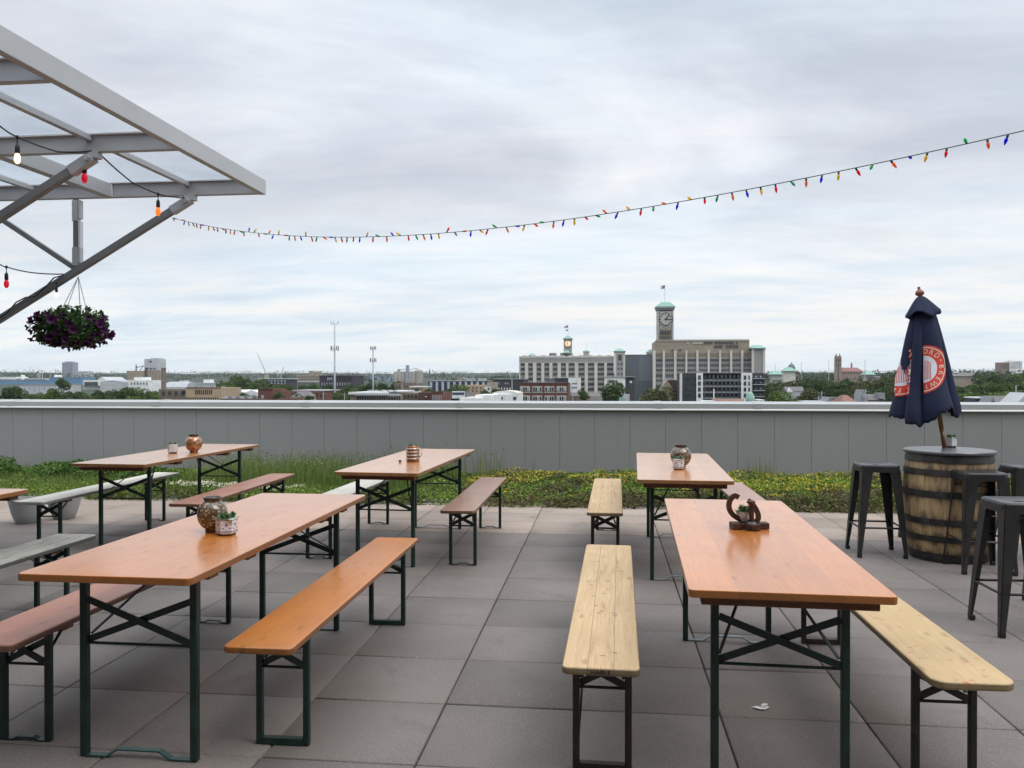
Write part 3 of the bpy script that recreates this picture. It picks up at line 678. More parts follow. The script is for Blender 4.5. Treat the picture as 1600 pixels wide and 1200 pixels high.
# ================================================================== TABLE OBJECTS
def lantern(x, y, z, r, h, mat, label):
    root = empty('mosaic_lantern', (x, y, z), 0, label, 'lantern')
    k = h/.2; R_ = r
    prof = [(R_*.42, 0), (R_*.50, .006), (R_*.46, .018*k)]+[(R_*sin(R(t)), .105*k-.098*k*cos(R(t))*1.0) for t in range(28, 152, 8)]
    m = MB(); m.lathe(prof, 32); m.build('body', mat, root, smooth=True)
    zt = prof[-1][1]; rt = prof[-1][0]
    m = MB(); m.lathe([(rt*.98, zt-.004), (rt*1.05, zt+.004), (rt*1.05, zt+.012*k), (rt*1.14, zt+.018*k), (rt*1.12, zt+.024*k), (rt*.92, zt+.024*k), (rt*.9, zt-.01), (.002, zt-.012)], 32, cap=False); m.build('neck_rim', 'dark_glaze', root, smooth=True)
    return root
def rosette(root, z, r, mat, n=3, lift=.03, seed=1):
    q = random.Random(seed); m = MB()
    for c in range(n):
        a = 2*pi*c/n+q.random(); cx, cy_ = (r*.45*cos(a), r*.45*sin(a)) if n > 1 else (0, 0)
        for layer, (ln, el, cnt) in enumerate(((r*.62, .35, 8), (r*.52, .75, 7), (r*.40, 1.1, 5))):
            for k in range(cnt):
                t = 2*pi*k/cnt+layer*.4+q.gauss(0, .1); L_ = ln*q.uniform(.8, 1.25); e = el+q.gauss(0, .12)
                d = Vector((cos(t)*cos(e), sin(t)*cos(e), sin(e))); sd_ = Vector((-sin(t), cos(t), 0)); b = Vector((cx, cy_, z+lift*.2*layer)); up = d.cross(sd_)
                w_ = L_*.22; n0 = len(m.v)
                m.v += [tuple(b), tuple(b+d*L_*.55+sd_*w_), tuple(b+d*L_), tuple(b+d*L_*.55-sd_*w_), tuple(b+d*L_*.55+up*w_*.5)]
                m.face(n0, n0+1, n0+4); m.face(n0+1, n0+2, n0+4); m.face(n0+2, n0+3, n0+4); m.face(n0+3, n0, n0+4)
    return m.build('succulent', mat, root)
def hexpot(x, y, z, r, h, label, pattern=False, rz=0., plant='succulent', seed=1, n=3, sides=6):
    root = empty('succulent_pot', (x, y, z), rz, label, 'plant pot')
    m = MB(); m.lathe([(r*.80, 0), (r*.84, h*.10)], sides); m.build('saucer', 'terracotta_dark', root)
    m = MB(); m.lathe([(r*.86, h*.10), (r*1.0, h*.16), (r*1.0, h*.97), (r*.97, h), (r*.88, h), (r*.86, h*.8)], sides, cap=False); m.build('pot', 'white_glaze', root, bevel=.0015)
    m = MB(); m.lathe([(r*.865, h*.82), (.002, h*.84)], sides, cap=False); m.build('soil', 'soil', root)
    if pattern:
        m = MB(); ap = r*cos(pi/sides)+.0008
        for f in range(sides):
            t = 2*pi*(f+.5)/sides; nx = Vector((cos(t), sin(t), 0)); tx = Vector((-sin(t), cos(t), 0)); hw = r*sin(pi/sides)*.96
            def pq(a, b): return nx*ap+tx*a+Vector((0, 0, b))
            for zz_, th in ((.90, .012), (.27, .02), (.20, .01)): m.quad(pq(-hw, h*(zz_-th)), pq(hw, h*(zz_-th)), pq(hw, h*(zz_+th)), pq(-hw, h*(zz_+th)))
            def dia(a, b, s_):
                c0 = len(m.v); pts_ = [pq(a+s_*cos(2*pi*k/8), b+s_*sin(2*pi*k/8)) for k in range(8)]; m.v += [tuple(p_) for p_ in pts_]; m.face(*range(c0, c0+8))
            dia(0, h*.64, r*.12)
            for k in range(6): t2 = 2*pi*k/6; dia(r*.22*cos(t2), h*.64+r*.22*sin(t2), r*.035)
            for s_ in (-1, 1): dia(s_*hw*.66, h*.45, r*.075); dia(s_*hw*.40, h*.40, r*.04); dia(s_*hw*.80, h*.68, r*.045); dia(s_*hw*.62, h*.78, r*.03)
            dia(0, h*.36, r*.045)
        m.build('painted_pattern', 'blue_print', root)
    rosette(root, h*.88, r*1.25, plant, n, seed=seed); return root
TZ = .7652
p = G(332, 830.5, TZ); lantern(p[0], p[1], TZ, .068, .152, 'mosaic', 'round brown mosaic lantern with open neck, largest, on the near left table')
p = G(353, 836, TZ); hexpot(p[0], p[1]+.008, TZ, .048, .078, 'white pot with blue floral pattern and succulents beside the largest mosaic lantern', True, R(30-6), seed=3, n=4)
p = G(298, 708, TZ); lantern(p[0], p[1]+.06, TZ, .080, .168, 'copper_globe', 'shiny copper globe lantern on the far left table')
p = G(266.5, 708.5, TZ); hexpot(p[0], p[1]+.04, TZ, .047, .085, 'plain white succulent pot left of the copper globe', False, R(20), seed=5, n=2)
p = G(1065, 732, TZ); lantern(p[0], p[1]+.07, TZ, .083, .175, 'mosaic', 'round lantern half hidden behind the patterned pot on the far right table')
p = G(1060, 733.5, TZ); hexpot(p[0], p[1]+.0, TZ, .050, .085, 'white patterned succulent pot in front of the round lantern on the far right table', True, R(28), seed=8, n=3)
# banded jar
p = G(643, 722, TZ); jr = empty('banded_jar', (p[0], p[1]+.05, TZ), 0, 'copper coloured jar with white bands and a trailing plant on the table before the grass', 'jar')
m = MB(); m.lathe([(.05, 0), (.056, .004), (.056, .132), (.052, .137), (.05, .12)], 24, cap=False); m.lathe([(.05, .0), (.002, .001)], 24, cap=False); m.build('jar_body', 'copper_tin', jr, smooth=True, angle=40)
for z in (.028, .056, .084, .112):
    m = MB(); m.lathe([(.0562, z-.006), (.060, z-.003), (.060, z+.003), (.0562, z+.006)], 24, cap=False); m.build('band', 'tin', jr, smooth=True)
m = MB(); m.tube([(.056, 0, .115), (.075, 0, .105), (.078, 0, .07), (.07, 0, .045), (.056, 0, .04)], .004, 8); m.build('handle', 'tin', jr, smooth=True)
m = MB(); m.lathe([(.0505, .118), (.002, .122)], 20, cap=False); m.build('soil', 'soil', jr); rosette(jr, .122, .06, 'succulent_blue', 3, seed=12)
p = G(625, 722.5, TZ); kn = empty('dark_knob', (p[0], p[1], TZ), 0, 'tiny dark knob standing on the table left of the banded jar', 'knob')
m = MB(); m.lathe([(.006, 0), (.008, .003), (.009, .007), (.014, .012), (.0145, .016), (.010, .020), (.002, .021)], 12); m.build('knob_body', 'black_paint', kn, smooth=True)
# horseshoe ornament
p = G(1172, 829, TZ); hs = empty('horseshoe_ornament', (p[0], p[1]+.022, TZ), R(8), 'rusty horseshoe ornament welded on iron blocks on the near right table', 'ornament')
s_ = .00219   # metres per photo pixel at this spot is about 1/440
def hp(px_, py_): return ((px_-585)/12*.00305, (970-py_)/12*.00305)
m = MB(); x0, z0 = hp(275, 930); x1, z1 = hp(480, 800); m.box(x0, x1, -.01, .06, .001, .030); m.build('base_block', 'rust_iron', hs, bevel=.003)
m = MB(); m.lathe([(.040, .0), (.040, .030)], 10, (hp(625, 0)[0], -.01, .0015)); m.build('base_block', 'rust_iron', hs, bevel=.003)
m = MB(); x0, _ = hp(770, 0); x1, _ = hp(965, 0); m.box(x0, x1, .0, .05, .001, .030); m.build('base_block', 'rust_iron', hs, bevel=.003)
hpx = [(412, 385), (350, 352), (282, 390), (240, 470), (232, 560), (262, 650), (325, 722), (410, 778), (520, 822), (640, 842), (730, 832), (776, 785), (776, 705), (745, 625), (700, 550), (640, 480), (585, 440)]
pts_ = [Vector((hp(a, b)[0], .022, hp(a, b)[1])) for a, b in hpx]
from mathutils.geometry import interpolate_bezier
fine = []
for k in range(len(pts_)-1):
    t0_ = (pts_[k+1]-pts_[max(k-1, 0)])/6; t1_ = (pts_[min(k+2, len(pts_)-1)]-pts_[k])/6
    fine += interpolate_bezier(pts_[k], pts_[k]+t0_, pts_[k+1]-t1_, pts_[k+1], 4)[:-1]
fine.append(pts_[-1]); m = MB(); nf = len(fine)
for k, p_ in enumerate(fine):
    d_ = (fine[min(k+1, nf-1)]-fine[max(k-1, 0)]).normalized(); nrm = Vector((-d_.z, 0, d_.x)); hw_ = .0118
    for sw, sd_ in ((-1, -1), (1, -1), (1, 1), (-1, 1)): m.v.append(tuple(p_+nrm*(sw*hw_)+Vector((0, sd_*.007, 0))))
for k in range(nf-1):
    for e in range(4): m.face(4*k+e, 4*k+(e+1) % 4, 4*k+4+(e+1) % 4, 4*k+4+e)
m.face(3, 2, 1, 0); m.face(*[4*(nf-1)+e for e in range(4)])
m.build('horseshoe', 'rust_iron', hs, bevel=.002)
bxp, bz0 = hp(605, 760); _, bz1 = hp(605, 500)
m = MB(); m.lathe([(.012, .030), (.012, bz1), (.018, bz1+.001), (.018, bz1+.016), (.012, bz1+.020)], 10, (bxp, -.018, 0)); m.build('bolt', 'rust_iron', hs, smooth=True, angle=40)
m = MB(); m.lathe([(.022, .030), (.020, .038), (.010, .040)], 12, (bxp, -.018, 0)); m.build('washer', 'galv', hs)
cup = empty('succulent_cup', (p[0]-.022, p[1]+.050, TZ+.031), 0, 'small grey marbled cup with a green succulent held inside the horseshoe ornament', 'plant pot')
m = MB(); m.lathe([(.014, 0), (.020, .004), (.038, .052), (.036, .054), (.033, .05), (.002, .048)], 14, cap=False); m.build('pot', 'marble_pot', cup, smooth=True)
rosette(cup, .05, .052, 'succulent', 4, seed=21)
# scrap on the paving
m = MB(); z = .006; q = [(-.035, .0), (-.012, .010), (.006, .004), (.028, .016), (.036, .008), (.018, -.012), (-.004, -.014), (-.018, -.004)]
p = G(1188, 1108, 0); m.prism([(a*1.15, b*1.3) for a, b in q], .0045, .009); m.prism([(.0, -.008), (.03, .0), (.034, .014), (.012, .012)], .0092, .022); o = m.build('paper_scrap', 'paper_white', None, loc=(p[0], p[1], 0), bevel=.003); tag(o, 'small crumpled white scrap lying on the paving under the horseshoe table', 'litter')

# ================================================================== PLANTERS
def planter(x, y, r, h, label):
    root = empty('round_planter', (x, y, 0), 0, label, 'planter')
    m = MB(); m.lathe([(r*.55, .002), (r*.60, .012), (r*.80, h*.4), (r*.97, h*.9), (r, h), (r*.94, h), (r*.90, h*.9), (r*.74, h*.45)], 28, cap=False); m.lathe([(r*.55, .002), (.002, .002)], 28, cap=False); m.build('pot', 'planter', root, smooth=True, angle=50)
    m = MB(); m.lathe([(r*.91, h*.88), (.002, h*.9)], 28, cap=False); m.build('soil', 'soil', root)
planter(-5.90, 7.86, .172, .25, 'round grey planter at the left edge, partly behind the cut off table')
planter(-5.68, 8.14, .172, .25, 'round grey planter behind the front end of the pale grey bench')

# ================================================================== BARREL, UMBRELLA, STOOLS
BX, BY = 2.83, 7.19
br = empty('oak_barrel', (BX, BY, 0), 0, 'tan oak barrel with black hoops used as a table for the umbrella', 'barrel')
def brr(z): return .347-(.058*((.50-z)/.50)**2 if z < .5 else .026*((z-.50)/.36)**2)
m = MB(); m.lathe([(brr(.002), .002)]+[(brr(z), z) for z in np.linspace(.02, .86, 22)], 44); m.build('staves', 'oak_stave', br, smooth=True)
for z0, z1 in ((.805, .862), (.70, .748), (.525, .578), (.305, .355), (.168, .216), (.005, .075)):
    zs = np.linspace(z0, z1, 4); m = MB(); m.lathe([(brr(z0)+.0005, z0)]+[(brr(z)+.006, z) for z in zs]+[(brr(z1)+.0005, z1)], 44, cap=False); m.build('hoop', 'hoop', br, smooth=True, angle=40)
m = MB(); m.lathe([(.325, .863), (.343, .868), (.345, .884), (.338, .892), (.03, .894), (.002, .894)], 48); m.build('lid', 'lid_black', br, smooth=True, angle=30)
LZ = .8945
p = G(1488, 699, LZ); hexpot(p[0], p[1]+.02, LZ, .046, .088, 'white six sided succulent pot on the barrel beside the umbrella pole', False, R(14), seed=31, n=4, plant='succulent')

def umbrella():
    p = G(1476, 700, LZ); yaw = math.atan2(p[0], p[1])
    root = empty('patio_umbrella', (p[0], p[1], LZ), 0, 'closed navy umbrella with red round brewing emblem, leaning out of the barrel', 'umbrella')
    root.rotation_euler = (Matrix.Rotation(-yaw, 3, 'Z') @ Matrix.Rotation(R(-8.3), 3, 'Y')).to_euler()
    m = MB(); m.tube([(0, 0, .001), (0, 0, .16)], .019, 14); m.build('pole', 'wood_pole', root, smooth=True)
    m = MB(); m.tube([(0, 0, .1602), (0, 0, 1.27)], .0195, 14); m.build('pole_sleeve', 'yellow_paint', root, smooth=True)
    m = MB(); m.lathe([(.016, 1.275), (.022, 1.285), (.016, 1.296), (.034, 1.312), (.037, 1.328), (.026, 1.345), (.012, 1.355), (.011, 1.368), (.014, 1.374), (.003, 1.380)], 16); m.build('finial', 'finial', root, smooth=True)
    zs = np.array([1.26, 1.20, 1.10, .98, .86, .69, .55, .42, .32]); rs = np.array([.035, .075, .108, .138, .166, .205, .232, .262, .285])
    def Rz(z): return np.interp(z, zs[::-1], rs[::-1])
    FB = [-95, -36, -3, 74, 122, 172, 222, 265]
    def fold(th):
        d = math.degrees(th); d = (d+95) % 360-95
        for a_, b_ in zip(FB, FB[1:]):
            if a_ <= d <= b_: return (d-a_)/(b_-a_), min(1., (b_-a_)/48.)
        return 0., 1.
    def S(th, z, off=0.):
        # th measured from the side that faces the viewer (-y), growing to +x
        R0 = Rz(z); k = max(0., min(1., (1.24-z)/.5)); q, wl = fold(th)
        lobe = abs(sin(pi*q))**(.62 if wl < 1 else .5); skew = .10*sin(2*pi*q)
        r = R0*(1-.30*k*wl*(1-lobe)+.05*k*skew)+off
        r += .012*k*sin(3*th+z*9)*cos(th*1.7+2)
        return (r*sin(th)-.115*max(0., 1.15-z)/.85, -r*cos(th)*.9, z)
    N = 300; nz = 34; V = []; Fq = []
    for i in range(nz+1):
        for k in range(N):
            th = 2*pi*k/N; q = (th/(pi/4)); hem = float(np.interp((th+pi) % (2*pi)-pi, [R(v_) for v_ in (-180, -90, -62, -45, -25, -5, 10, 32, 47, 62, 80, 110, 180)], [.30, .345, .315, .30, .245, .215, .235, .305, .335, .27, .25, .30, .30]))+.008*sin(th*17)+.006*sin(th*29+1)
            z = 1.255+(hem-1.255)*(i/nz); x, y, _ = S(th, z); V.append((x, y, z))
    for i in range(nz):
        for k in range(N): a = i*N+k; b = i*N+(k+1) % N; Fq.append((a, a+N, b+N, b))
    me = fastmesh('canopy', np.array(V), np.array(Fq), 'navy_cloth'); me.polygons.foreach_set('use_smooth', [True]*len(Fq)); can_ = obj('canopy', me, root)
    so_ = can_.modifiers.new('thick', 'SOLIDIFY'); so_.thickness = .004; so_.offset = -1
    V = []; Fq = []
    for i in range(9):
        for k in range(96):
            th = 2*pi*k/96; f = i/8; r = .028+(.145-.028)*f**.85; q = (th/(pi/4)) % 1; r *= 1-.10*f*(1-sin(pi*q)**.7); z = 1.292-.155*f+.022*f*f*cos(th*4+.8)-.012*f*sin(th*2)
            V.append((r*sin(th), -r*cos(th), z))
    for i in range(8):
        for k in range(96): a = i*96+k; b = i*96+(k+1) % 96; Fq.append((a, a+96, b+96, b))
    me = fastmesh('vent', np.array(V), np.array(Fq), 'navy_cloth'); me.polygons.foreach_set('use_smooth', [True]*len(Fq)); v_ = obj('vent_cap', me, root)
    so_ = v_.modifiers.new('thick', 'SOLIDIFY'); so_.thickness = .004; so_.offset = -1
    m = MB()
    for k in range(8): th = 2*pi*(k+.5)/8; m = MB(); m.tube([(.02*sin(th), -.02*cos(th), 1.22), S(th, .80, -.03), S(th, .40, -.02)], .006, 6); m.build('rib', 'wood_pole', root)
    # emblem printed on the folds: plane coordinates (ex, ez) wrapped on the cloth
    def onto(ex, ez, off):
        z = .675+ez; R0 = Rz(z); s0 = max(-.97, min(.97, ex/R0)); th = math.asin(s0); return S(th, z, off)
    def put(poly, cxe, clip, off, m):
        c = sum(a for a, b in poly)/len(poly)
        if not clip[0] <= c <= clip[1]: return
        n0 = len(m.v)
        for a, b in poly: m.v.append(onto(cxe+a, b, off))
        m.face(*range(n0, n0+len(poly)))
    RO = .198
    def ring(m, r0, r1, cxe, clip, off, sx=1.0, na=150, nr=3, part=0):
        for k in range(na):
            if part and sin(2*pi*(k+.5)/na)*part < 0: continue
            for j in range(nr):
                a0, a1 = 2*pi*k/na, 2*pi*(k+1)/na; q0, q1 = r0+(r1-r0)*j/nr, r0+(r1-r0)*(j+1)/nr
                put([(sx*q0*cos(a0), q0*sin(a0)), (sx*q1*cos(a0), q1*sin(a0)), (sx*q1*cos(a1), q1*sin(a1)), (sx*q0*cos(a1), q0*sin(a1))], cxe, clip, off, m)
    for (cxe, clip, sx, letters) in ((.004, (.0, .21), .95, True), (-.168, (-.040, .062), .95, False)):
        for part in ((1, -1) if not letters else (0,)):
            ems = MB(); ring(ems, .112, RO, cxe, clip, .0025, sx, part=part); em = ems.build('emblem', 'red_print', root, smooth=True)
            m = MB(); ring(m, .176, .184, cxe, clip, .0038, sx, nr=1, part=part); m.build('emblem_line', 'cream_print', em, smooth=True)
        m = MB(); ring(m, .0, .112, cxe, clip, .0025, sx, na=60, nr=6); m.build('emblem_center', 'white_print', em, smooth=True)
        m = MB()      # fine vertical hatching of the printed drawing, in the left of the disc
        for k in range(9):
            xa = -.040+.0115*k; hgt = .085*(1-abs(k-5)/11.)
            for j in range(6):
                z0 = -.085+(hgt+.075)*j/6; z1 = -.085+(hgt+.075)*(j+1)/6; put([(xa, z0), (xa+.006, z0), (xa+.006, z1), (xa, z1)], cxe, clip, .0038, m)
        m.build('emblem_drawing', 'pink_print', em)
        m = MB()
        word = 'MILFORD\u00b7BREWING\u00b7'
        step = 2*pi/16
        for i, ch in enumerate('ORD\u00b7BREWING'):
            ang = R(84)-i*R(20.5)
            me = text_mesh(ch, .058 if ch != '\u00b7' else .09, 'cream_print', 'letter')
            vv = [(v.co.x*.95, v.co.y) for v in me.vertices]; ca, sa = cos(ang-pi/2), sin(ang-pi/2); rc = .146
            for pl in me.polygons:
                poly = [(sx*(rc*cos(ang)+vv[q][0]*ca-vv[q][1]*sa), rc*sin(ang)+vv[q][0]*sa+vv[q][1]*ca) for q in pl.vertices]
                put(poly, cxe, clip, .0042, m)
            bpy.data.meshes.remove(me)
        m.build('emblem_lettering', 'cream_print', em)
umbrella()

def stool_meshes():
    out = {}
    m = MB(); m.prism(rounded(-.155, .155, -.155, .155, .035, 6), .735, .762); 
    out['seat'] = m
    return out
def stool_proto():
    root = empty('metal_stool', (0, 0, 0), 0)
    # seat: pressed sheet with rolled edge and an oval hand hole
    m = MB(); o = rounded(-.152, .152, -.152, .152, .04, 6); n = len(o)
    hole = [(.034*cos(2*pi*k/n+R(45)), .016*sin(2*pi*k/n+R(45))) for k in range(n)]
    rings = [([(x*1.0, y*1.0) for x, y in o], .700), ([(x*1.015, y*1.015) for x, y in o], .744), (o, .757), ([(x*.95, y*.95) for x, y in o], .762), ([(x*.80, y*.80) for x, y in o], .755), (hole, .753), (hole, .745), ([(x*.93, y*.93) for x, y in o], .742), ([(x*.98, y*.98) for x, y in o], .700)]
    for pts_, z in rings: m.v += [(x, y, z) for x, y in pts_]
    for i in range(len(rings)-1):
        for k in range(n): a = i*n+k; b = i*n+(k+1) % n; m.face(a, b, b+n, a+n)
    m.build('seat', 'stool_steel', root, smooth=True, angle=50)
    for sx in (-1, 1):
        for sy in (-1, 1):
            m = MB(); T = Vector((sx*.150, sy*.150, .725)); B = Vector((sx*.197, sy*.197, .022)); wt, wb, th = .098, .030, .004
            # two folded flanges meeting at the outer corner
            for ax in (0, 1):
                dirv = Vector((-sx, 0, 0)) if ax == 0 else Vector((0, -sy, 0)); inn = Vector((0, -sy, 0)) if ax == 0 else Vector((-sx, 0, 0))
                st = [(0., wt*1.0), (.06, wt*.82), (.5, wt*.58), (1., wb)]
                for (f0, w0), (f1, w1) in zip(st, st[1:]):
                    P0 = T.lerp(B, f0); P1 = T.lerp(B, f1); n0 = len(m.v)
                    m.v += [tuple(c) for c in (P0, P0+dirv*w0, P1+dirv*w1, P1, P0+inn*th, P0+dirv*w0+inn*th, P1+dirv*w1+inn*th, P1+inn*th)]
                    for q in ((0, 1, 2, 3), (7, 6, 5, 4), (0, 4, 5, 1), (1, 5, 6, 2), (2, 6, 7, 3), (3, 7, 4, 0)): m.face(*[n0+i for i in q])
            lg = m.build('leg', 'stool_steel', root)
            m = MB(); c = B; m.box(min(c.x, c.x-sx*.034), max(c.x, c.x-sx*.034), min(c.y, c.y-sy*.034), max(c.y, c.y-sy*.034), .001, .03); m.build('rubber_foot', 'black_rubber', lg, bevel=.004)
    zf = .245; e = .150+.047*(1-zf/.72)-.006
    for a, b in (((-e, -e), (e, -e)), ((e, -e), (e, e)), ((e, e), (-e, e)), ((-e, e), (-e, -e))):
        m = MB(); m.tube([(*a, zf), (*b, zf)], .008, 8); m.build('foot_rail', 'stool_steel', root, smooth=True)
    m = MB(); e = .15
    m.beam((-e, -e, .655), (e, e, .655), .022, .005); m.beam((e, -e, .646), (-e, e, .646), .022, .005); m.build('cross_brace', 'stool_steel', root)
    return root
def copy_tree(o, parent=None):
    c = o.copy(); COL.objects.link(c)
    if parent is not None: c.parent = parent
    for ch in [q for q in COL.objects if q.parent == o]: copy_tree(ch, c)
    return c
sp_ = stool_proto()
sl = [(2.275, 7.265, R(-1), 'black metal stool standing left of the barrel, its whole frame in view'), (2.875, 6.74, R(0), 'black metal stool in front of the barrel, overlapping its right half'),
      (2.42, 5.16, R(2), 'largest black metal stool cut off by the right edge, nearest the camera'), (3.46, 7.25, R(1), 'black metal stool right of the barrel, cut off by the right edge'),
      (2.92, 7.87, R(0), 'black metal stool hidden behind the barrel, only a rear leg in view'), (2.95, 5.64, R(-3), 'black metal stool outside the right edge, only a splayed leg in view')]
kids = [c for c in COL.objects]
for i, (x, y, a, lb) in enumerate(sl):
    o = sp_ if i == 0 else copy_tree(sp_); o.location = (x, y, 0); o.rotation_euler = (0, 0, a); tag(o, lb, 'stool', 'black metal bar stools round the barrel')
# ================================================================== GREEN ROOF PLANTING
from mathutils import noise as mn
def fn(x, y, s, o=0): return mn.noise(Vector((x*s+o, y*s+o*1.7, o*.37)))
def bedh(x, y):
    front = min(1., max(0., (y-9.50+.07*fn(x, 0, 1.9, 4)+.04*fn(x, 0, 6, 4))/.12)); back = min(1., max(0., (12.16-y)/.15))
    left = 1. if x > -2.2 else .62
    return (front**.6)*(.115*left+.07*fn(x, y, 1.3, 2)*left+.045*fn(x, y, 4.2, 9)+.035*(y-9.5)/2.6)*(.6+.4*back)
X0, X1, Y0_, Y1_ = -11.2, 7.6, 9.48, 12.17
m = MB(); m.box(X0, X1, 9.715, 12.19, -.02, .012); tag(m.build('planting_soil', 'soil'), kind='structure')
m = MB()
for k in range(8): m.box(X0+k*2.4, X0+k*2.4+2.39, 9.672, 9.684, -.015, .035)
eg = m.build('edging_strip', 'galv'); tag(eg, 'low pale metal edging strip between the paving and the planting', 'edging')
def scatter(n, cond, size, mat, name, label=None, zl=(.25, 1.0), flat=.3, asp=1., ext=0., xr=(X0, X1), yr=(Y0_, Y1_)):
    xs = rng.uniform(*xr, n); ys = rng.uniform(*yr, n); keep = []
    for x, y in zip(xs, ys):
        if cond(x, y): keep.append((x, y, bedh(x, y)))
    P = np.array(keep); P[:, 2] = P[:, 2]*rng.uniform(*zl, len(P))+.006+ext*rng.uniform(0, 1, len(P))
    V, Fq = leaf_quads(P, size, flat, asp); o = obj(name, fastmesh(name, V, Fq, mat)); tag(o, label, 'ground cover', kind='stuff'); return o
def patch(x, y): return .8*fn(x, y, .8, 21)+.6*fn(x, y, 2.1, 5)
def ypatch(x, y): return fn(x, y, 1.05, 33)+.5*fn(x, y, 3.1, 7)+(.22 if y > 10.4 else -.12)
right = lambda x: x > -2.0+.5*fn(x, 0, 1, 3)
base = lambda x, y: True
scatter(100000, lambda x, y: y > 9.44+.07*fn(x, 0, 1.9, 4) and (patch(x, y) > -.06) if right(x) else patch(x, y) > -.2, .018, 'sedum_green', 'sedum_mat', 'fresh green sedum clumps in the roof bed')
scatter(70000, lambda x, y: -.32 < patch(x, y) < .14, .017, 'sedum_dark', 'sedum_mat', 'olive green low sedum in the roof bed')
scatter(60000, lambda x, y: right(x) and patch(x, y) < -.12, .016, 'sedum_brown', 'sedum_mat', 'reddish brown sedum patches in the roof bed', zl=(.3, 1.1))
scatter(44000, lambda x, y: right(x) and ypatch(x, y) > .20 and y > 9.72, .0135, 'sedum_yellow', 'sedum_flowers', 'yellow flowering sedum clumps in the roof bed', zl=(.95, 1.08), flat=-.2, ext=.015)
front = lambda x, y: 9.43+.07*fn(x, 0, 1.9, 4)+.05*fn(x, 0, 6, 4) < y
scatter(16000, lambda x, y: right(x) and front(x, y) and fn(x, 0, 1.1, 12) > -.0, .017, 'sedum_brown', 'sedum_mat', 'dark reddish sedum spilling over the front edge of the roof bed', zl=(0., 1.), ext=.06, yr=(9.40, 9.76))
scatter(20000, lambda x, y: front(x, y) and patch(x, y) < .1, .018, 'sedum_dark', 'sedum_mat', 'dark green sedum spilling over the front edge of the roof bed', zl=(0., 1.), ext=.05, yr=(9.40, 9.78))
scatter(3500, lambda x, y: (x+4.75)**2/.8+(y-10.2)**2/.02 < 1+.8*fn(x, y, 5, 3), .016, 'cream_flower', 'cream_flowers', 'cream flower patch behind the copper globe table', zl=(1., 1.2), ext=.03, xr=(-6, -3.5), yr=(9.9, 10.6))
def grass(n, cond, h, wd, mat, name, label, xr, yr, lean=.25, seeds=False):
    xs = rng.uniform(*xr, n); ys = rng.uniform(*yr, n); V = []; Fq = []; SV = []
    for x, y in zip(xs, ys):
        if not cond(x, y): continue
        hh = h*rng.uniform(.55, 1.15); a = rng.uniform(0, 2*pi); l = lean*hh*rng.uniform(.2, 1.2); dx, dy = cos(a)*l, sin(a)*l; b = rng.uniform(0, pi); wx, wy = cos(b)*wd, sin(b)*wd; z0 = .01; k = len(V)
        V += [(x-wx, y-wy, z0), (x+wx, y+wy, z0), (x+dx*.35+wx*.8, y+dy*.35+wy*.8, z0+hh*.55), (x+dx*.35-wx*.8, y+dy*.35-wy*.8, z0+hh*.55), (x+dx+wx*.15, y+dy+wy*.15, z0+hh), (x+dx-wx*.15, y+dy-wy*.15, z0+hh)]
        Fq += [(k, k+1, k+2, k+3), (k+3, k+2, k+4, k+5)]
        if seeds: SV.append((x+dx, y+dy, z0+hh))
    tag(obj(name, fastmesh(name, np.array(V), np.array(Fq), mat)), label, 'grass', kind='stuff')
    if seeds:
        P = np.array(SV)[::2]; P[:, 2] += rng.uniform(-.03, .03, len(P)); Vs, Fs = leaf_quads(P, .010, .0, 1.6)
        tag(obj('seed_heads', fastmesh('seed_heads', Vs, Fs, 'seed_head')), 'wispy seed heads of the tall grass before the wall', 'grass', kind='stuff')
dens = lambda x, y: fn(x, y, 1.0, 71)+.3*fn(x, y, 3, 8)
grass(15000, lambda x, y: (x < -2.2+.6*fn(x, y, 1.2, 1)) and dens(x, y) > -.35, .15, .004, 'grass_blade', 'grass', 'short green grass filling the left of the roof bed', (-11, -1.0), (9.7, 12.1))
grass(9000, lambda x, y: -5.5+.4*fn(y, x, 2, 2) < x < -2.4+.8*fn(x, y, 1.2, 1) and dens(x, y) > -.25, .36, .0035, 'grass_blade', 'tall_grass', 'tall wispy grass before the wall behind the pale salmon table', (-6.2, -1.2), (10.35, 12.1), seeds=True)
grass(420, lambda x, y: fn(x, y, 1.4, 90) > .05, .46, .004, 'grass_blade', 'tall_grass', 'thin tall stems standing against the grey wall', (-3.2, -1.0), (11.2, 12.1), .15, seeds=True)
grass(60, lambda x, y: True, .34, .004, 'grass_blade', 'tall_grass', 'few grass stems by the wall at the right', (2.0, 2.35), (11.6, 12.1), .12)
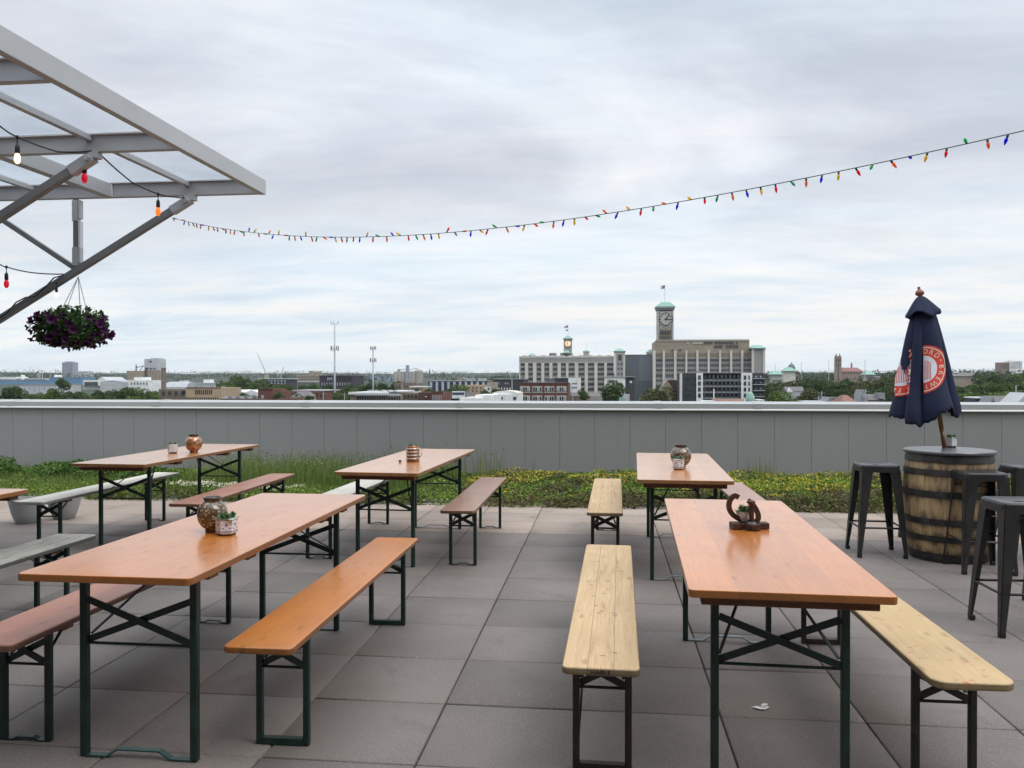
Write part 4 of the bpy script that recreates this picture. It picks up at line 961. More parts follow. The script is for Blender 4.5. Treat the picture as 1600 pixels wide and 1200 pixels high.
for i, (x, y, rx, rz, lb) in enumerate(((-9.15, 11.2, .75, .29, 'dense green shrub in the planting at the far left edge'), (-8.0, 11.35, .62, .25, 'green shrub in the planting, second from the left edge'), (-7.15, 11.4, .55, .29, 'green shrub in the planting above the pale grey bench'), (-6.35, 10.9, .50, .21, 'low green shrub in the planting behind the copper globe table'))):
    root = empty('shrub', (x, y, .0), 0, lb, 'shrub', 'green shrubs in the roof planting')
    n = 6500; d = rng.normal(size=(n, 3)); d /= np.linalg.norm(d, axis=1)[:, None]; r = rng.uniform(.35, 1, n)**.5
    P = np.c_[d[:, 0]*rx*r, d[:, 1]*.45*r, np.abs(d[:, 2])*rz*r]
    for k in range(n): f = 1+.35*fn(P[k, 0]+x, P[k, 2]*1.5+y, 3.5, i); P[k] *= f
    P[:, 2] += .02; V, Fq = leaf_quads(P, .018, .2, 1.2); obj('foliage', fastmesh('foliage', V, Fq, 'shrub_leaf'), root)
    m = MB()
    for k in range(5): a = k*1.3; m.tube([(0, 0, .0), (rx*.5*cos(a), .25*sin(a), rz*.7)], [.012, .005], 6)
    m.build('stem', 'bark', root)

# ================================================================== CITY
def terr(x, y):
    r = math.hypot(x, y); s = max(0., min(1., (r-650)/4700)); side = .5+.5*math.tanh((x/ max(y, 1)-.35)*3)
    return -21+57*s+s*14*fn(x, y, .0011, 3)+s*6*fn(x, y, .004, 6)+18*side*max(0., min(1., (r-500)/900))*(1-s*.5)
nr_, na_ = 74, 150; V = []; Fq = []
for i in range(nr_):
    r = 30*(7200/30)**(i/(nr_-1))
    for k in range(na_+1): a = R(-75)+R(150)*k/na_; x, y = r*sin(a), r*cos(a); V.append((x, y, terr(x, y)))
for i in range(nr_-1):
    for k in range(na_): a = i*(na_+1)+k; Fq.append((a, a+1, a+na_+2, a+na_+1))
nb = len(V); V += [(-9000, -600, -21.2), (9000, -600, -21.2), (9000, 9000, -21.2), (-9000, 9000, -21.2)]; Fq.append((nb, nb+1, nb+2, nb+3))
tag(obj('terrain', fastmesh('terrain', np.array(V), np.array(Fq), 'terrain')), kind='structure')

UC = MB(); UC.box(-.5, .5, -.5, .5, -.5, .5); UCM = {}
def ubox(name, parent, mat, x0, x1, y0, y1, z0, z1):
    if mat not in UCM: UCM[mat] = UC.mesh('block_'+mat, mat)
    o = obj(name, UCM[mat], parent, ((x0+x1)/2, (y0+y1)/2, (z0+z1)/2)); o.scale = (x1-x0, y1-y0, z1-z0); return o
class Bld:
    """a building whose front stands at distance d; all positions given as its own metres, origin front left at the ground"""
    def __init__(s, name, label, cat, u0, u1, d, group=None):
        s.d = d; s.x0 = PY(u0, 600, d)[0]; s.x1 = PY(u1, 600, d)[0]; xm = (s.x0+s.x1)/2
        s.zb = min(terr(xm, d), terr(xm, d+40))-3; s.o = Vector((xm, d, s.zb)); s.root = empty(name, s.o, 0, label, cat, group)
    def X(s, u): return PY(u, 600, s.d)[0]-s.o.x
    def Z(s, v): return PY(945, v, s.d)[2]-s.zb
    def box(s, name, mat, u0, u1, v0, v1=None, y0=0., y1=20., parent=None):
        return ubox(name, parent or s.root, mat, s.X(u0), s.X(u1), y0, y1, 0. if v1 is None else s.Z(v1), s.Z(v0))
    def wins(s, u0, u1, v0, v1, nx, ny, mat='window', fu=.6, fv=.6, name='window', y=-.12, parent=None):
        du, dv = (u1-u0)/nx, (v1-v0)/ny
        for i in range(nx):
            for j in range(ny):
                a = u0+du*(i+.5-fu/2); b = v0+dv*(j+.5-fv/2); s.box(name, mat, a, a+du*fu, b, b+dv*fv, y, .15, parent)
    def hip(s, name, mat, u0, u1, ve, va, ua0, ua1, y0, y1, ya0, ya1, parent=None):
        m = MB(); z0, z1 = s.Z(ve), s.Z(va); a, b, c, d = s.X(u0), s.X(u1), s.X(ua0), s.X(ua1)
        m.v = [(a, y0, z0), (b, y0, z0), (b, y1, z0), (a, y1, z0), (c, ya0, z1), (d, ya0, z1), (d, ya1, z1), (c, ya1, z1)]
        m.f = [(3, 2, 1, 0), (4, 5, 6, 7), (0, 1, 5, 4), (1, 2, 6, 5), (2, 3, 7, 6), (3, 0, 4, 7)]; m.m = [0]*6
        return m.build(name, mat, parent or s.root)
    def gable(s, name, mat, u0, u1, ve, va, y0, y1, parent=None, ridge='y', over=0.):
        m = MB(); a, b = s.X(u0), s.X(u1); z0, z1 = s.Z(ve), s.Z(va)
        if ridge == 'y': m.prism([(a, z0), (b, z0), ((a+b)/2, z1)], y0, y1, 'y')
        else: m.prism([(y0, z0), (y1, z0), ((y0+y1)/2, z1)], a, b, 'x')
        return m.build(name, mat, parent or s.root)
    def flag(s, u0, v0, v1, side, fu, fv0, fv1, stripes=True):
        x = s.X(u0); m = MB(); m.tube([(x, 6, s.Z(v0)), (x, 6, s.Z(v1))], .16, 6); p = m.build('flagpole', 'steel_grey', s.root)
        return p
B = Bld
# ---- far left
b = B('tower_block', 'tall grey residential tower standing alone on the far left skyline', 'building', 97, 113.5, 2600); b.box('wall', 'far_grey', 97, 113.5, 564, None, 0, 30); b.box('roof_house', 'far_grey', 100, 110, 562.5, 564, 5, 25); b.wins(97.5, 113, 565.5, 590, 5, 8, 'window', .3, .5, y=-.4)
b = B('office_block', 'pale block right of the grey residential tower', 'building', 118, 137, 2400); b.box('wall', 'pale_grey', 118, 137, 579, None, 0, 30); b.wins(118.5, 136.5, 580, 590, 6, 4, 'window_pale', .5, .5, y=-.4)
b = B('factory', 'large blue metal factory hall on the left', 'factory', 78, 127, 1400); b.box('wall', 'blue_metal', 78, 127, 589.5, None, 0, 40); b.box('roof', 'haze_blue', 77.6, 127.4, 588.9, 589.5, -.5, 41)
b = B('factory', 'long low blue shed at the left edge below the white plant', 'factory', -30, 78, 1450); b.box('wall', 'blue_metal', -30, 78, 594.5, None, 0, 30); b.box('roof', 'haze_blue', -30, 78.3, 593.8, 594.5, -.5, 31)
b = B('factory', 'white industrial plant with tanks at the left edge', 'factory', -25, 72, 1750); b.box('wall', 'white_wall', -25, 25, 588.5, None, 0, 40); b.box('wall', 'pale_grey', 25, 72, 590.5, None, 3, 40)
for u in (34, 86, 92):
    m = MB(); m.lathe([(4.4, 0), (4.4, b.Z(586.5)), (3.4, b.Z(585.6)), (.5, b.Z(585.2))], 16, (b.X(u), 4, 0)); m.build('tank', 'white_wall', b.root, smooth=True, angle=40)
for u in (55, 58, 62, 75): b.box('stack', 'pale_grey', u, u+.8, 581, 592, 8, 9)
b.wins(-5, 70, 592, 594.5, 18, 1, y=-.3)
b = B('warehouse', 'pale grey shed among trees at the left', 'warehouse', 30, 93, 900); b.box('wall', 'pale_grey', 30, 93, 602, None, 0, 40); b.box('roof', 'mid_grey', 29.6, 93.4, 601, 602, -.5, 41); b.wins(34, 90, 605, 612, 7, 1, 'mid_grey', .08, 1., 'seam', -.15)
b = B('factory', 'long white factory with a dark glazed end, left of the grain elevator', 'factory', 130, 203, 1120); b.box('wall', 'white_wall', 130, 203, 594, None, 0, 40); b.box('window', 'window', 132, 153, 597, 603, -.4, .3); b.box('canopy', 'slate_roof', 131, 175, 603, 604.5, -4, 0); b.gable('roof', 'pale_grey', 145, 160, 594, 588.5, 10, 60)
b = B('factory', 'white building with narrow windows in front of the grain elevator', 'factory', 155, 233, 1000); b.box('wall', 'white_wall', 200, 233, 594, None, 0, 30); b.box('penthouse', 'white_wall', 206, 223, 589, 594, 5, 20); b.box('wall', 'pale_grey', 155, 200, 597, None, 2, 30); b.wins(203, 232, 596.5, 603, 6, 1, y=-.3, fu=.35); b.gable('roof', 'haze_blue', 157, 192, 597, 594.5, 2, 30)
b = B('grain_elevator', 'brown concrete grain elevator with a tall white headhouse', 'grain elevator', 198, 250, 1300); b.box('wall', 'buff_brick', 198, 225, 578.5, None, 0, 30)
m = MB()
for k in range(6): m.lathe([(4.6, 0), (4.6, b.Z(577.5))], 16, (b.X(226+k*4.6), 6, 0))
m.build('silo', 'buff_brick', b.root, smooth=True, angle=40)
hh_ = b.box('headhouse', 'pale_grey', 223.5, 244.5, 558.5, 578.5, 4, 30); b.box('roof', 'pale_grey', 232, 243, 557, 558.5, 6, 26)
b.box('window', 'window', 232, 235, 561.5, 564.5, 3.6, 4.2); b.wins(226, 243, 573, 576, 3, 1, y=3.6, fu=.3); b.box('leg_tower', 'mid_grey', 210, 211.6, 568.5, 580, 3, 5)
m = MB(); m.beam((b.X(211), 4, b.Z(573)), (b.X(222), 4, b.Z(570.5)), 1.2, 1.2); m.beam((b.X(216), 4, b.Z(579)), (b.X(223), 4, b.Z(569)), .9, .9); m.build('conveyor', 'mid_grey', b.root); b.box('downpipe', 'charcoal', 227.5, 229, 573, 600, -1.2, 0)
b = B('brick_chimney', 'tapering brown brick factory chimney left of the tan brick factory', 'chimney', 250, 257, 560); m = MB(); hz = b.Z(575); m.lathe([(1.9, 0), (1.55, hz), (1.75, hz), (1.75, hz+.6), (1.2, hz+.6), (1.1, hz-.5)], 14, (0, 2, 0)); m.build('shaft', 'brick_brown', b.root, smooth=True, angle=30)
b = B('warehouse', 'silver barrel roofed shed behind the brown chimney', 'warehouse', 256, 291, 650); m = MB(); a, c = b.X(256), b.X(291); m.prism([(0, b.Z(606)), (20, b.Z(606)), (16, b.Z(599)), (10, b.Z(596.8)), (4, b.Z(599))], a, c, 'x'); m.build('roof', 'steel_grey', b.root); b.box('wall', 'pale_grey', 256.3, 290.7, 606, None, .2, 19.8)
b = B('warehouse', 'long low pale hall with roof boxes on the left skyline', 'warehouse', 257, 348, 900); b.box('wall', 'steel_grey', 257, 348, 599.5, None, 0, 40); b.box('roof', 'pale_grey', 256.7, 348.3, 598.7, 599.5, -.5, 41); b.box('roof_box', 'white_wall', 314, 324, 593, 598.7, 6, 16); b.box('roof_box', 'pale_grey', 276, 284, 594.5, 598.7, 6, 16)
b = B('brick_factory', 'brown and tan brick factory with a row of tall windows', 'factory', 246, 345, 440); b.box('wall', 'brick_brown', 246, 290, 609, None, 1, 26); b.box('wall', 'brick_tan', 290, 345, 606.5, None, 0, 26); b.box('parapet', 'brick_dark', 289.7, 345.3, 606, 607.3, -.2, .0); b.wins(304.5, 332, 610, 617.5, 9, 1, fu=.55, fv=1.); b.wins(290, 342, 622.5, 626, 15, 1, fu=.5, fv=1.); b.wins(249, 289, 612, 619, 4, 1, fu=.3, fv=.9, y=.85); b.box('door', 'window', 283, 289, 611, 617, .8, 1.1)
for k, (u, v) in enumerate(((293, 603.5), (301, 604.5), (318, 604.6), (336, 604))): b.box('roof_vent', 'mid_grey', u, u+3, v, 606.2, 8, 10)
b = B('shed', 'white shed with a double gable right of the tan brick factory', 'shed', 361, 403, 500); b.box('wall', 'white_wall', 361, 403, 614, None, 0, 20); b.gable('gable', 'white_wall', 361, 382, 614, 610, 0, 20); b.gable('gable', 'white_wall', 382, 403, 614, 610, 0, 20)
b = B('flat_roof', 'low grey flat roofed building behind the wall at the left', 'building', 343, 404, 300); b.box('wall', 'brick_dark', 343, 404, 624.5, None, 0, 20); b.box('roof', 'pale_grey', 342, 402, 622.5, 624.5, 2, 24); b.wins(350, 400, 620.5, 622.5, 4, 1, 'mid_grey', .25, 1., 'roof_unit', 6)
b = B('parking_deck', 'grey frame building with open bays below the cranes', 'building', 403, 450, 900); b.box('wall', 'charcoal', 405, 449, 592.5, None, 0, 30); b.box('roof', 'pale_grey', 402, 451, 591, 592.5, -.8, 31); b.wins(406, 448, 593.5, 605, 8, 3, 'window_pale', .55, .6, y=-.3)
# ---- centre left
b = B('brewery', 'tan stepped brewery block with two square towers', 'factory', 463, 500, 1500); b.box('wall', 'buff_brick', 463, 500, 585, None, 0, 40); b.box('tower', 'buff_brick', 482, 488, 579, 585, 2, 12); b.box('tower', 'buff_brick', 494, 500, 579.5, 585, 2, 12); b.wins(464, 499, 587, 595, 10, 2, y=-.3, fu=.4)
b = B('apartment_block', 'dark purple apartment block behind the taller mast', 'building', 499, 550.5, 800); b.box('wall', 'purple_black', 499, 550.5, 587, None, 0, 40); b.box('roof', 'slate_roof', 498.6, 551, 586, 587, -.8, 41); b.wins(501, 549, 588.5, 595, 12, 1, fu=.5, fv=.8); b.wins(511, 520, 589.5, 594, 3, 1, 'window_pale', .6, 1., y=-.35); b.wins(501, 549, 597, 604, 12, 1, 'window_pale', .35, .7)
b = B('flat_roof', 'long low grey building left of the dark purple apartments', 'building', 436, 500, 950); b.box('wall', 'mid_grey', 436, 500, 596.5, None, 0, 30); b.box('roof', 'white_wall', 435.6, 500, 595.6, 596.5, -.5, 31); b.wins(440, 498, 598.5, 602, 14, 1, fu=.5)
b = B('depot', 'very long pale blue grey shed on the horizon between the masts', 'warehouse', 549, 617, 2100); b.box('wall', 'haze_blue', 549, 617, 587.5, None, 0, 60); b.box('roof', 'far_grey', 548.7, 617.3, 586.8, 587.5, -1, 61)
b = B('silo_group', 'group of grey concrete silos with a central elevator tower', 'grain elevator', 615, 660, 1500)
for k in range(6):
    m = MB(); m.lathe([(4.1, 0), (4.1, b.Z(580.3)), (3.9, b.Z(580))], 16, (b.X(618.2+k*5.4), 5, 0)); m.build('silo', 'grain_concrete', b.root, smooth=True, angle=40)
m = MB(); m.lathe([(8.2, 0), (8.2, b.Z(579.5)), (5, b.Z(577)), (.5, b.Z(576))], 20, (b.X(652.5), 8, 0)); m.build('domed_silo', 'grain_concrete', b.root, smooth=True, angle=40)
b.box('elevator_tower', 'far_grey', 634.5, 638.5, 570, None, -1.5, 5); b.box('roof_house', 'far_grey', 621, 624, 576, 580.5, 2, 8)
m = MB(); m.beam((b.X(623), 4, b.Z(577.5)), (b.X(635), 4, b.Z(576)), 1, 1); m.beam((b.X(638), 4, b.Z(577)), (b.X(652), 4, b.Z(575)), 1, 1); m.build('conveyor', 'far_grey', b.root)
b = B('church_spire', 'thin dark church spire on the horizon right of the silos', 'church', 669, 673, 2900); m = MB(); m.lathe([(3.2, 0), (3.2, b.Z(583)), (3.6, b.Z(582.6)), (.1, b.Z(574.5))], 8, (0, 3, 0)); m.build('spire', 'slate_roof', b.root)
b = B('brick_block', 'dark brown brick block with parapet right of the shorter mast', 'building', 616, 650, 700); b.box('wall', 'brick_brown', 616, 650, 598.5, None, 0, 30); b.wins(617, 649, 597.6, 598.5, 9, 1, 'brick_brown', .6, 1., 'merlon', .2); b.box('pier', 'buff_brick', 627, 630, 598, None, -.6, 0); b.wins(618, 648, 602, 607, 7, 1, fu=.3)
b = B('flat_roof', 'small tan building with a white roof', 'building', 640, 662, 620); b.box('wall', 'brick_tan', 640, 662, 605.5, None, 0, 20); b.box('roof', 'white_wall', 639.5, 662.5, 603.8, 605.5, -.5, 21); b.wins(642, 661, 607, 610, 4, 1, fu=.4)
b = B('apartment_block', 'long blue grey apartment row with vertical white bays', 'building', 669, 763, 800); b.box('wall', 'dark_blue', 669, 763, 595.5, None, 0, 30); b.box('roof', 'pale_grey', 668.6, 763.4, 594.8, 595.5, -1, 31)
for k in range(10): u = 672+k*9.1; b.box('bay', 'pale_grey', u, u+3.4, 596.5, None, -1.2, 0)
b.wins(676, 762, 598, 611, 10, 3, 'window', .35, .5)
b = B('flat_roof', 'pale low roofs on the horizon above the blue grey apartments', 'building', 715, 758, 1500); b.box('wall', 'pale_grey', 724, 757, 591, None, 0, 30); b.box('wall', 'buff_brick', 715, 724, 589.5, None, 0, 20); b.wins(725, 756, 592, 594, 9, 1, 'window_pale')
b = B('brick_block', 'tan brick block with small windows behind the billboard', 'building', 721, 762, 600); b.box('wall', 'brick_tan', 721, 762, 602, None, 0, 30); b.wins(723, 761, 604, 614, 6, 2, fu=.35, fv=.45); b.box('chimney', 'brick_tan', 740, 742, 600, 602, 5, 6)
b = B('brick_block', 'narrow tan tower like block left of the dark apartments', 'building', 761, 772, 560); b.box('wall', 'buff_brick', 761, 772, 597, None, 0, 20); b.box('wall', 'white_wall', 758, 767, 605, None, -3, 0); b.box('window', 'window', 763, 766, 606, 609, -3.2, -2.9)
b = B('apartment_block', 'dark grey apartments with white window strips left of the parking block', 'building', 771, 818, 640); b.box('wall', 'charcoal', 771, 818, 592.5, None, 0, 40); b.box('roof', 'pale_grey', 770.6, 818.4, 591.6, 592.5, -.8, 41); b.box('pier', 'pale_grey', 799.5, 800.8, 592.5, None, -.5, 0); b.wins(774, 781, 596, 602, 3, 1, 'window_pale', .5); b.wins(788, 795, 597, 601, 2, 1, 'window_pale', .6); b.wins(773, 799, 605, 610, 6, 1, 'white_wall', .4)
b = B('white_roof_block', 'white roofed building with a dark window strip in front of the shorter mast', 'building', 546, 628, 340); b.box('wall', 'buff_brick', 547, 627, 617, None, 0, 24); b.box('roof', 'white_wall', 546, 606, 613.5, 617, -1.5, 24); b.box('roof', 'white_wall', 596, 627.5, 611.2, 613.5, 2, 24); b.box('fascia', 'steel_grey', 556, 628, 615.5, 618.5, -1.6, -1.5); b.wins(557, 626, 620, 626, 18, 1, fu=.72, fv=1.); b.wins(570, 620, 610, 611.2, 5, 1, 'pale_grey', .3, 1., 'roof_unit', 6)
b = B('brick_block', 'dark brown low brick block left of the red brick house', 'building', 640, 672, 330); b.box('wall', 'brick_dark', 654, 674, 613.5, None, 0, 16); b.box('wall', 'brick_brown', 628, 654, 614.5, None, 1, 18); b.box('window', 'white_wall', 664, 667, 620, 621, -.2, .1); b.wins(629, 652, 616, 623, 4, 1, fu=.5, fv=.7, y=.8); b.box('roof_unit', 'pale_grey', 641, 650, 612.5, 614.5, 5, 10)
b = B('brick_block', 'small red brick building with tall light windows', 'building', 674, 692, 325); b.box('wall', 'brick_red', 674, 692, 613.5, None, 0, 18); b.box('parapet', 'brick_red', 673.6, 692.3, 612.4, 613.5, -.3, .3); b.wins(675, 691, 617, 626, 5, 1, 'window_pale', .4, .9)
b = B('billboard', 'blue and white billboard in front of the tan brick block', 'billboard', 706, 726, 300); b.box('panel', 'white_wall', 706, 726, 611.5, 623, 0, .5); b.box('picture', 'dark_blue', 706.6, 725.4, 613.5, 617.5, -.06, 0); b.box('back_panel', 'mid_grey', 722.5, 736, 611.5, 622, .6, 1.0)
m = MB(); m.tube([(0, 1.2, 0), (0, 1.2, b.Z(622))], .35, 8); m.build('post', 'charcoal', b.root)
b = B('white_roof_block', 'stepped white roofs just above the wall, right of the billboard', 'building', 720, 768, 240); b.box('roof', 'white_wall', 739, 768, 618, None, 4, 22); b.box('roof', 'white_wall', 718, 752, 622.5, None, 0, 20); b.box('parapet', 'brick_tan', 716, 742, 621.8, 623, 5, 5.4)
b = B('white_roof_block', 'white building with a shallow curved roof left of the red brick flats', 'building', 769, 810, 330); b.box('wall', 'white_wall', 769, 809.5, 614.5, None, 0, 20)
m = MB(); a, c = b.X(768.5), b.X(810); m.prism([(a, b.Z(614.5)), (c, b.Z(614.5)), (c-(c-a)*.2, b.Z(611.8)), ((a+c)/2, b.Z(610.6)), (a+(c-a)*.2, b.Z(611.8))], .2, 20, 'y'); m.build('roof', 'limestone', b.root); b.box('wall', 'white_wall', 771, 799, 616.5, None, -2, 0); b.box('doorway', 'window', 784.5, 786.5, 620.5, 624, -2.2, -1.9); b.box('doorway', 'window', 802, 806.5, 620.5, 625, -.2, .1)
b = B('brick_house', 'red brick block with a single pale window below the cranes', 'building', 403, 428, 300); b.box('wall', 'brick_red', 403, 426, 608.5, None, 0, 14); b.box('parapet', 'brick_red', 402.6, 426.4, 607.7, 608.5, -.3, .2); b.box('window', 'window_pale', 408.5, 412, 618.5, 624.5, -.1, .1); b.box('wall', 'brick_red', 426, 432, 612, None, 4, 14)
b = B('brick_block', 'long red brick building behind the gabled house', 'building', 445, 507, 330); b.box('wall', 'brick_red', 447, 506, 611.5, None, 0, 20); b.box('roof', 'pale_grey', 456, 507, 610.2, 611.5, .5, 21); b.wins(448, 505, 614, 622, 9, 1, fu=.35, fv=.7)
b = B('house', 'gabled house with white trim before the long red brick building', 'house', 446, 478, 270); b.box('wall', 'buff_brick', 452, 474, 621, None, 0, 12); b.gable('gable', 'pale_grey', 452, 474, 621, 614.3, 0, 12)
m = MB(); a, c = b.X(451), b.X(475); k_ = b.X(463); m.prism([(a, b.Z(621.6)), (k_, b.Z(613.4)), (c, b.Z(621.6)), (c, b.Z(620.6)), (k_, b.Z(612.6)), (a, b.Z(620.6))], -.5, 12.3, 'y'); m.build('roof', 'slate_roof', b.root); b.box('window', 'window', 461.5, 464.5, 617.5, 620.5, -.12, .1); b.box('porch_roof', 'brick_red', 440, 474, 623, 628, -4, 0)

# ---- clock tower complex
def octagon(b, u, v, r_px, mat, y, name, parent=None, th=.25, rot=pi/8, n=8):
    r = r_px*b.d/F; m = MB(); m.prism([(b.X(u)+r*cos(rot+2*pi*k/n), b.Z(v)+r*sin(rot+2*pi*k/n)) for k in range(n)], y-th, y, 'y'); return m.build(name, mat, parent or b.root)
D = 722
b = B('parking_block', 'long limestone block with rows of dark openings and a small lit clock tower', 'building', 811, 977, D)
b.box('wall', 'lilac_brick', 811.5, 959, 556, None, 0, 60); b.box('frieze', 'concrete', 811.3, 959, 566.2, 567.2, -1.0, 0); b.box('frieze', 'lilac_brick', 811.3, 959, 558.5, 566.2, -.7, 0); b.box('coping', 'limestone', 811, 959.2, 556.8, 558.5, -.9, 1)
for k in range(10):
    u = 813+k*14.6; m = MB(); a, c = b.X(u), b.X(u+13.6); m.prism([(a, b.Z(556.8)), (c, b.Z(556.8)), (a+(c-a)*.75, b.Z(555.2)), (a+(c-a)*.5, b.Z(554.6)), (a+(c-a)*.25, b.Z(555.2))], -.9, .1, 'y'); m.build('gable_crest', 'limestone', b.root)
wu = [(813.5, 820), (825.8, 832.5), (838.7, 845.5), (851, 858), (863.8, 870.8), (877, 884), (888.8, 897.5), (904, 913.2), (919, 928.2), (934, 943.5), (948.8, 958.6)]
vr = [(567.9, 570.9), (575, 578.4), (582.7, 586.2), (590.6, 593.8), (598.3, 602), (606.2, 610)]
for a, c in wu:
    for v0, v1 in vr: b.box('opening', 'window', a, c, v0, v1, -.25, .2)
ed = [811.3]+[(wu[k][1]+wu[k+1][0])/2 for k in range(10)]+[959]
for k in range(12):
    if k == 0: a, c = 811.2, 813.3
    elif k == 11: continue
    else: a, c = wu[k-1][1]+.5, wu[k][0]-.5
    b.box('pier', 'limestone', a, c, 567.2, None, -1.3, 0)
pv = b.box('pavilion', 'limestone', 960, 976.5, 549.5, None, -2.5, 14); b.hip('pavilion_roof', 'copper_green', 958.3, 977.8, 549.2, 544.2, 965, 971, -3.6, 15.4, 4, 8); b.box('cornice', 'mid_grey', 959.4, 977, 550.6, 549.2, -2.9, 14.4)
b.box('pavilion_face', 'lilac_brick', 963, 973.8, 553, None, -2.75, -2.5); b.box('arched_window', 'window', 966.2, 971, 556.5, 563, -2.95, -2.7); octagon(b, 968.6, 556.8, 2.4, 'window', -2.72, 'arched_window', n=12)
for v in (567.5, 575, 582.8, 591): b.wins(963.5, 974, v, v+3, 2, 1, fu=.4, fv=1., y=-2.95)
# small lit tower
t0 = b.box('small_tower', 'lilac_brick', 879.8, 892.4, 528, 557, 14, 21); b.box('tower_corner', 'concrete', 879.5, 881, 528, 556, 13.7, 14); b.box('tower_corner', 'concrete', 891.2, 892.7, 528, 556, 13.7, 14)
b.hip('tower_roof', 'copper_green', 878.2, 894, 527.5, 522.4, 884.3, 887.6, 12.8, 22.2, 16.5, 18.5); b.box('cornice', 'mid_grey', 878.8, 893.4, 527.4, 529, 13.2, 21.8)
dl = octagon(b, 885.9, 535.7, 6.0, 'black_paint', 13.7, 'dial_rim', n=24); octagon(b, 885.9, 535.7, 5.2, 'lit_dial', 13.5, 'lit_dial', dl, n=24)
dg = obj('lit_digits', text_mesh('18', 5.6, 'lit_digit', 'digits', .05), b.root, (b.X(886), 13.15, b.Z(535.7))); dg.rotation_euler = (R(90), 0, 0)
b.hip('lower_roof', 'copper_green', 879, 890, 550.5, 546.5, 882, 887, 8, 14, 11, 13); b.box('lower_block', 'concrete', 874.5, 893.5, 550.5, 556.8, 9, 22); b.wins(875, 893, 552, 555.4, 8, 1, y=8.6)
m = MB(); m.tube([(b.X(886.1), 17.5, b.Z(522.5)), (b.X(886.1), 17.5, b.Z(504))], .13, 6); fp = m.build('flagpole', 'steel_grey', b.root)
def flag(b, u0, u1, v0, v1, y, stars=True, par=None):
    n = 10; N7 = 7; mb_ = MB(); wv = lambda f: .7*sin(f*5.2)
    for j in range(N7):
        mb_.mi = j % 2
        for k in range(n):
            f0, f1 = k/n, (k+1)/n; z = lambda f, jj: b.Z(v0+(v1-v0)*jj/N7)-.5*f; xs_ = lambda f: b.X(u1)+(b.X(u0)-b.X(u1))*f
            if stars and f0 < .42 and j < 4: mb_.mi = 2
            else: mb_.mi = j % 2
            mb_.quad((xs_(f0), y+wv(f0), z(f0, j+1)), (xs_(f1), y+wv(f1), z(f1, j+1)), (xs_(f1), y+wv(f1), z(f1, j)), (xs_(f0), y+wv(f0), z(f0, j)))
    o = mb_.build('flag', ['flag_red', 'flag_white', 'flag_blue'], par or b.root); s_ = o.modifiers.new('t', 'SOLIDIFY'); s_.thickness = .06
flag(b, 880.2, 886, 506, 509.6, 17.5, True, fp); 
mm = MB(); mm.box(b.X(882.5), b.X(886), 17.45, 17.55, b.Z(515), b.Z(512.6)); mm.build('small_flag', 'mid_grey', fp)
for u0, u1, ve, va, w_ in ((823.5, 835, 554.5, 550.4, 8), (909.5, 921.5, 548.5, 545.8, 8)):
    b.box('roof_turret', 'concrete', u0+1.4, u1-1.4, ve, 557.5, 10, 18); b.hip('turret_roof', 'copper_green', u0, u1, ve, va, (u0+u1)/2-1.2, (u0+u1)/2+1.2, 9, 19, 13, 15)
m = MB(); m.tube([(b.X(915.4), 14, b.Z(546)), (b.X(915.4), 14, b.Z(536.5))], .12, 6); m.build('mast', 'steel_grey', b.root); b.box('roof_house', 'concrete', 857, 868, 550.5, 556.8, 9, 18); b.wins(858, 867, 552, 555, 2, 1, y=8.7)
b = B('glass_block', 'dark blue glass curtain wall block between the parking block and the clock tower', 'building', 977, 1021, D+12); b.box('curtain_wall', 'curtain_wall', 977, 1020.5, 554.8, None, 0, 50); b.box('roof_edge', 'slate_roof', 976.8, 1020.6, 554.2, 554.8, -.4, 50)
for k in range(1, 9): b.box('mullion', 'mid_grey', 977+k*4.85, 977.4+k*4.85, 555, None, -.3, 0)
b = B('green_pavilion', 'limestone stair pavilion with a green pyramid roof behind the glass block', 'building', 1010, 1024, D+40); b.box('wall', 'limestone', 1011.5, 1024, 551.4, None, 0, 14); b.hip('roof', 'copper_green', 1009, 1026, 551.2, 546, 1015, 1021, -1.5, 15.5, 5, 9)
b = B('clock_tower_building', 'large limestone building with a tall clock tower and flag on the skyline', 'building', 1020, 1176, D-4)
b.box('wall', 'lilac_brick', 1020.5, 1175.3, 547.5, None, 0, 60); b.box('upper_wall', 'buff_brick', 1024, 1170.8, 533, 560, -.05, 55); b.box('upper_band', 'buff_brick', 1024, 1170.8, 532.2, 534.5, -.5, .0)
b.wins(1024.2, 1170.6, 531.0, 532.3, 44, 1, 'buff_brick', .55, 1., 'merlon', -.4)
pu = [(1020, 1024.2), (1035.3, 1038.8), (1053.1, 1056.8), (1070.8, 1073.6), (1087.9, 1091), (1105.4, 1108.8), (1123.3, 1126.5), (1140.5, 1143.8), (1157.6, 1161), (1174.6, 1175.4)]
for a, c in pu: b.box('pier', 'limestone', a, c, 548.3, None, -1.4, 0)
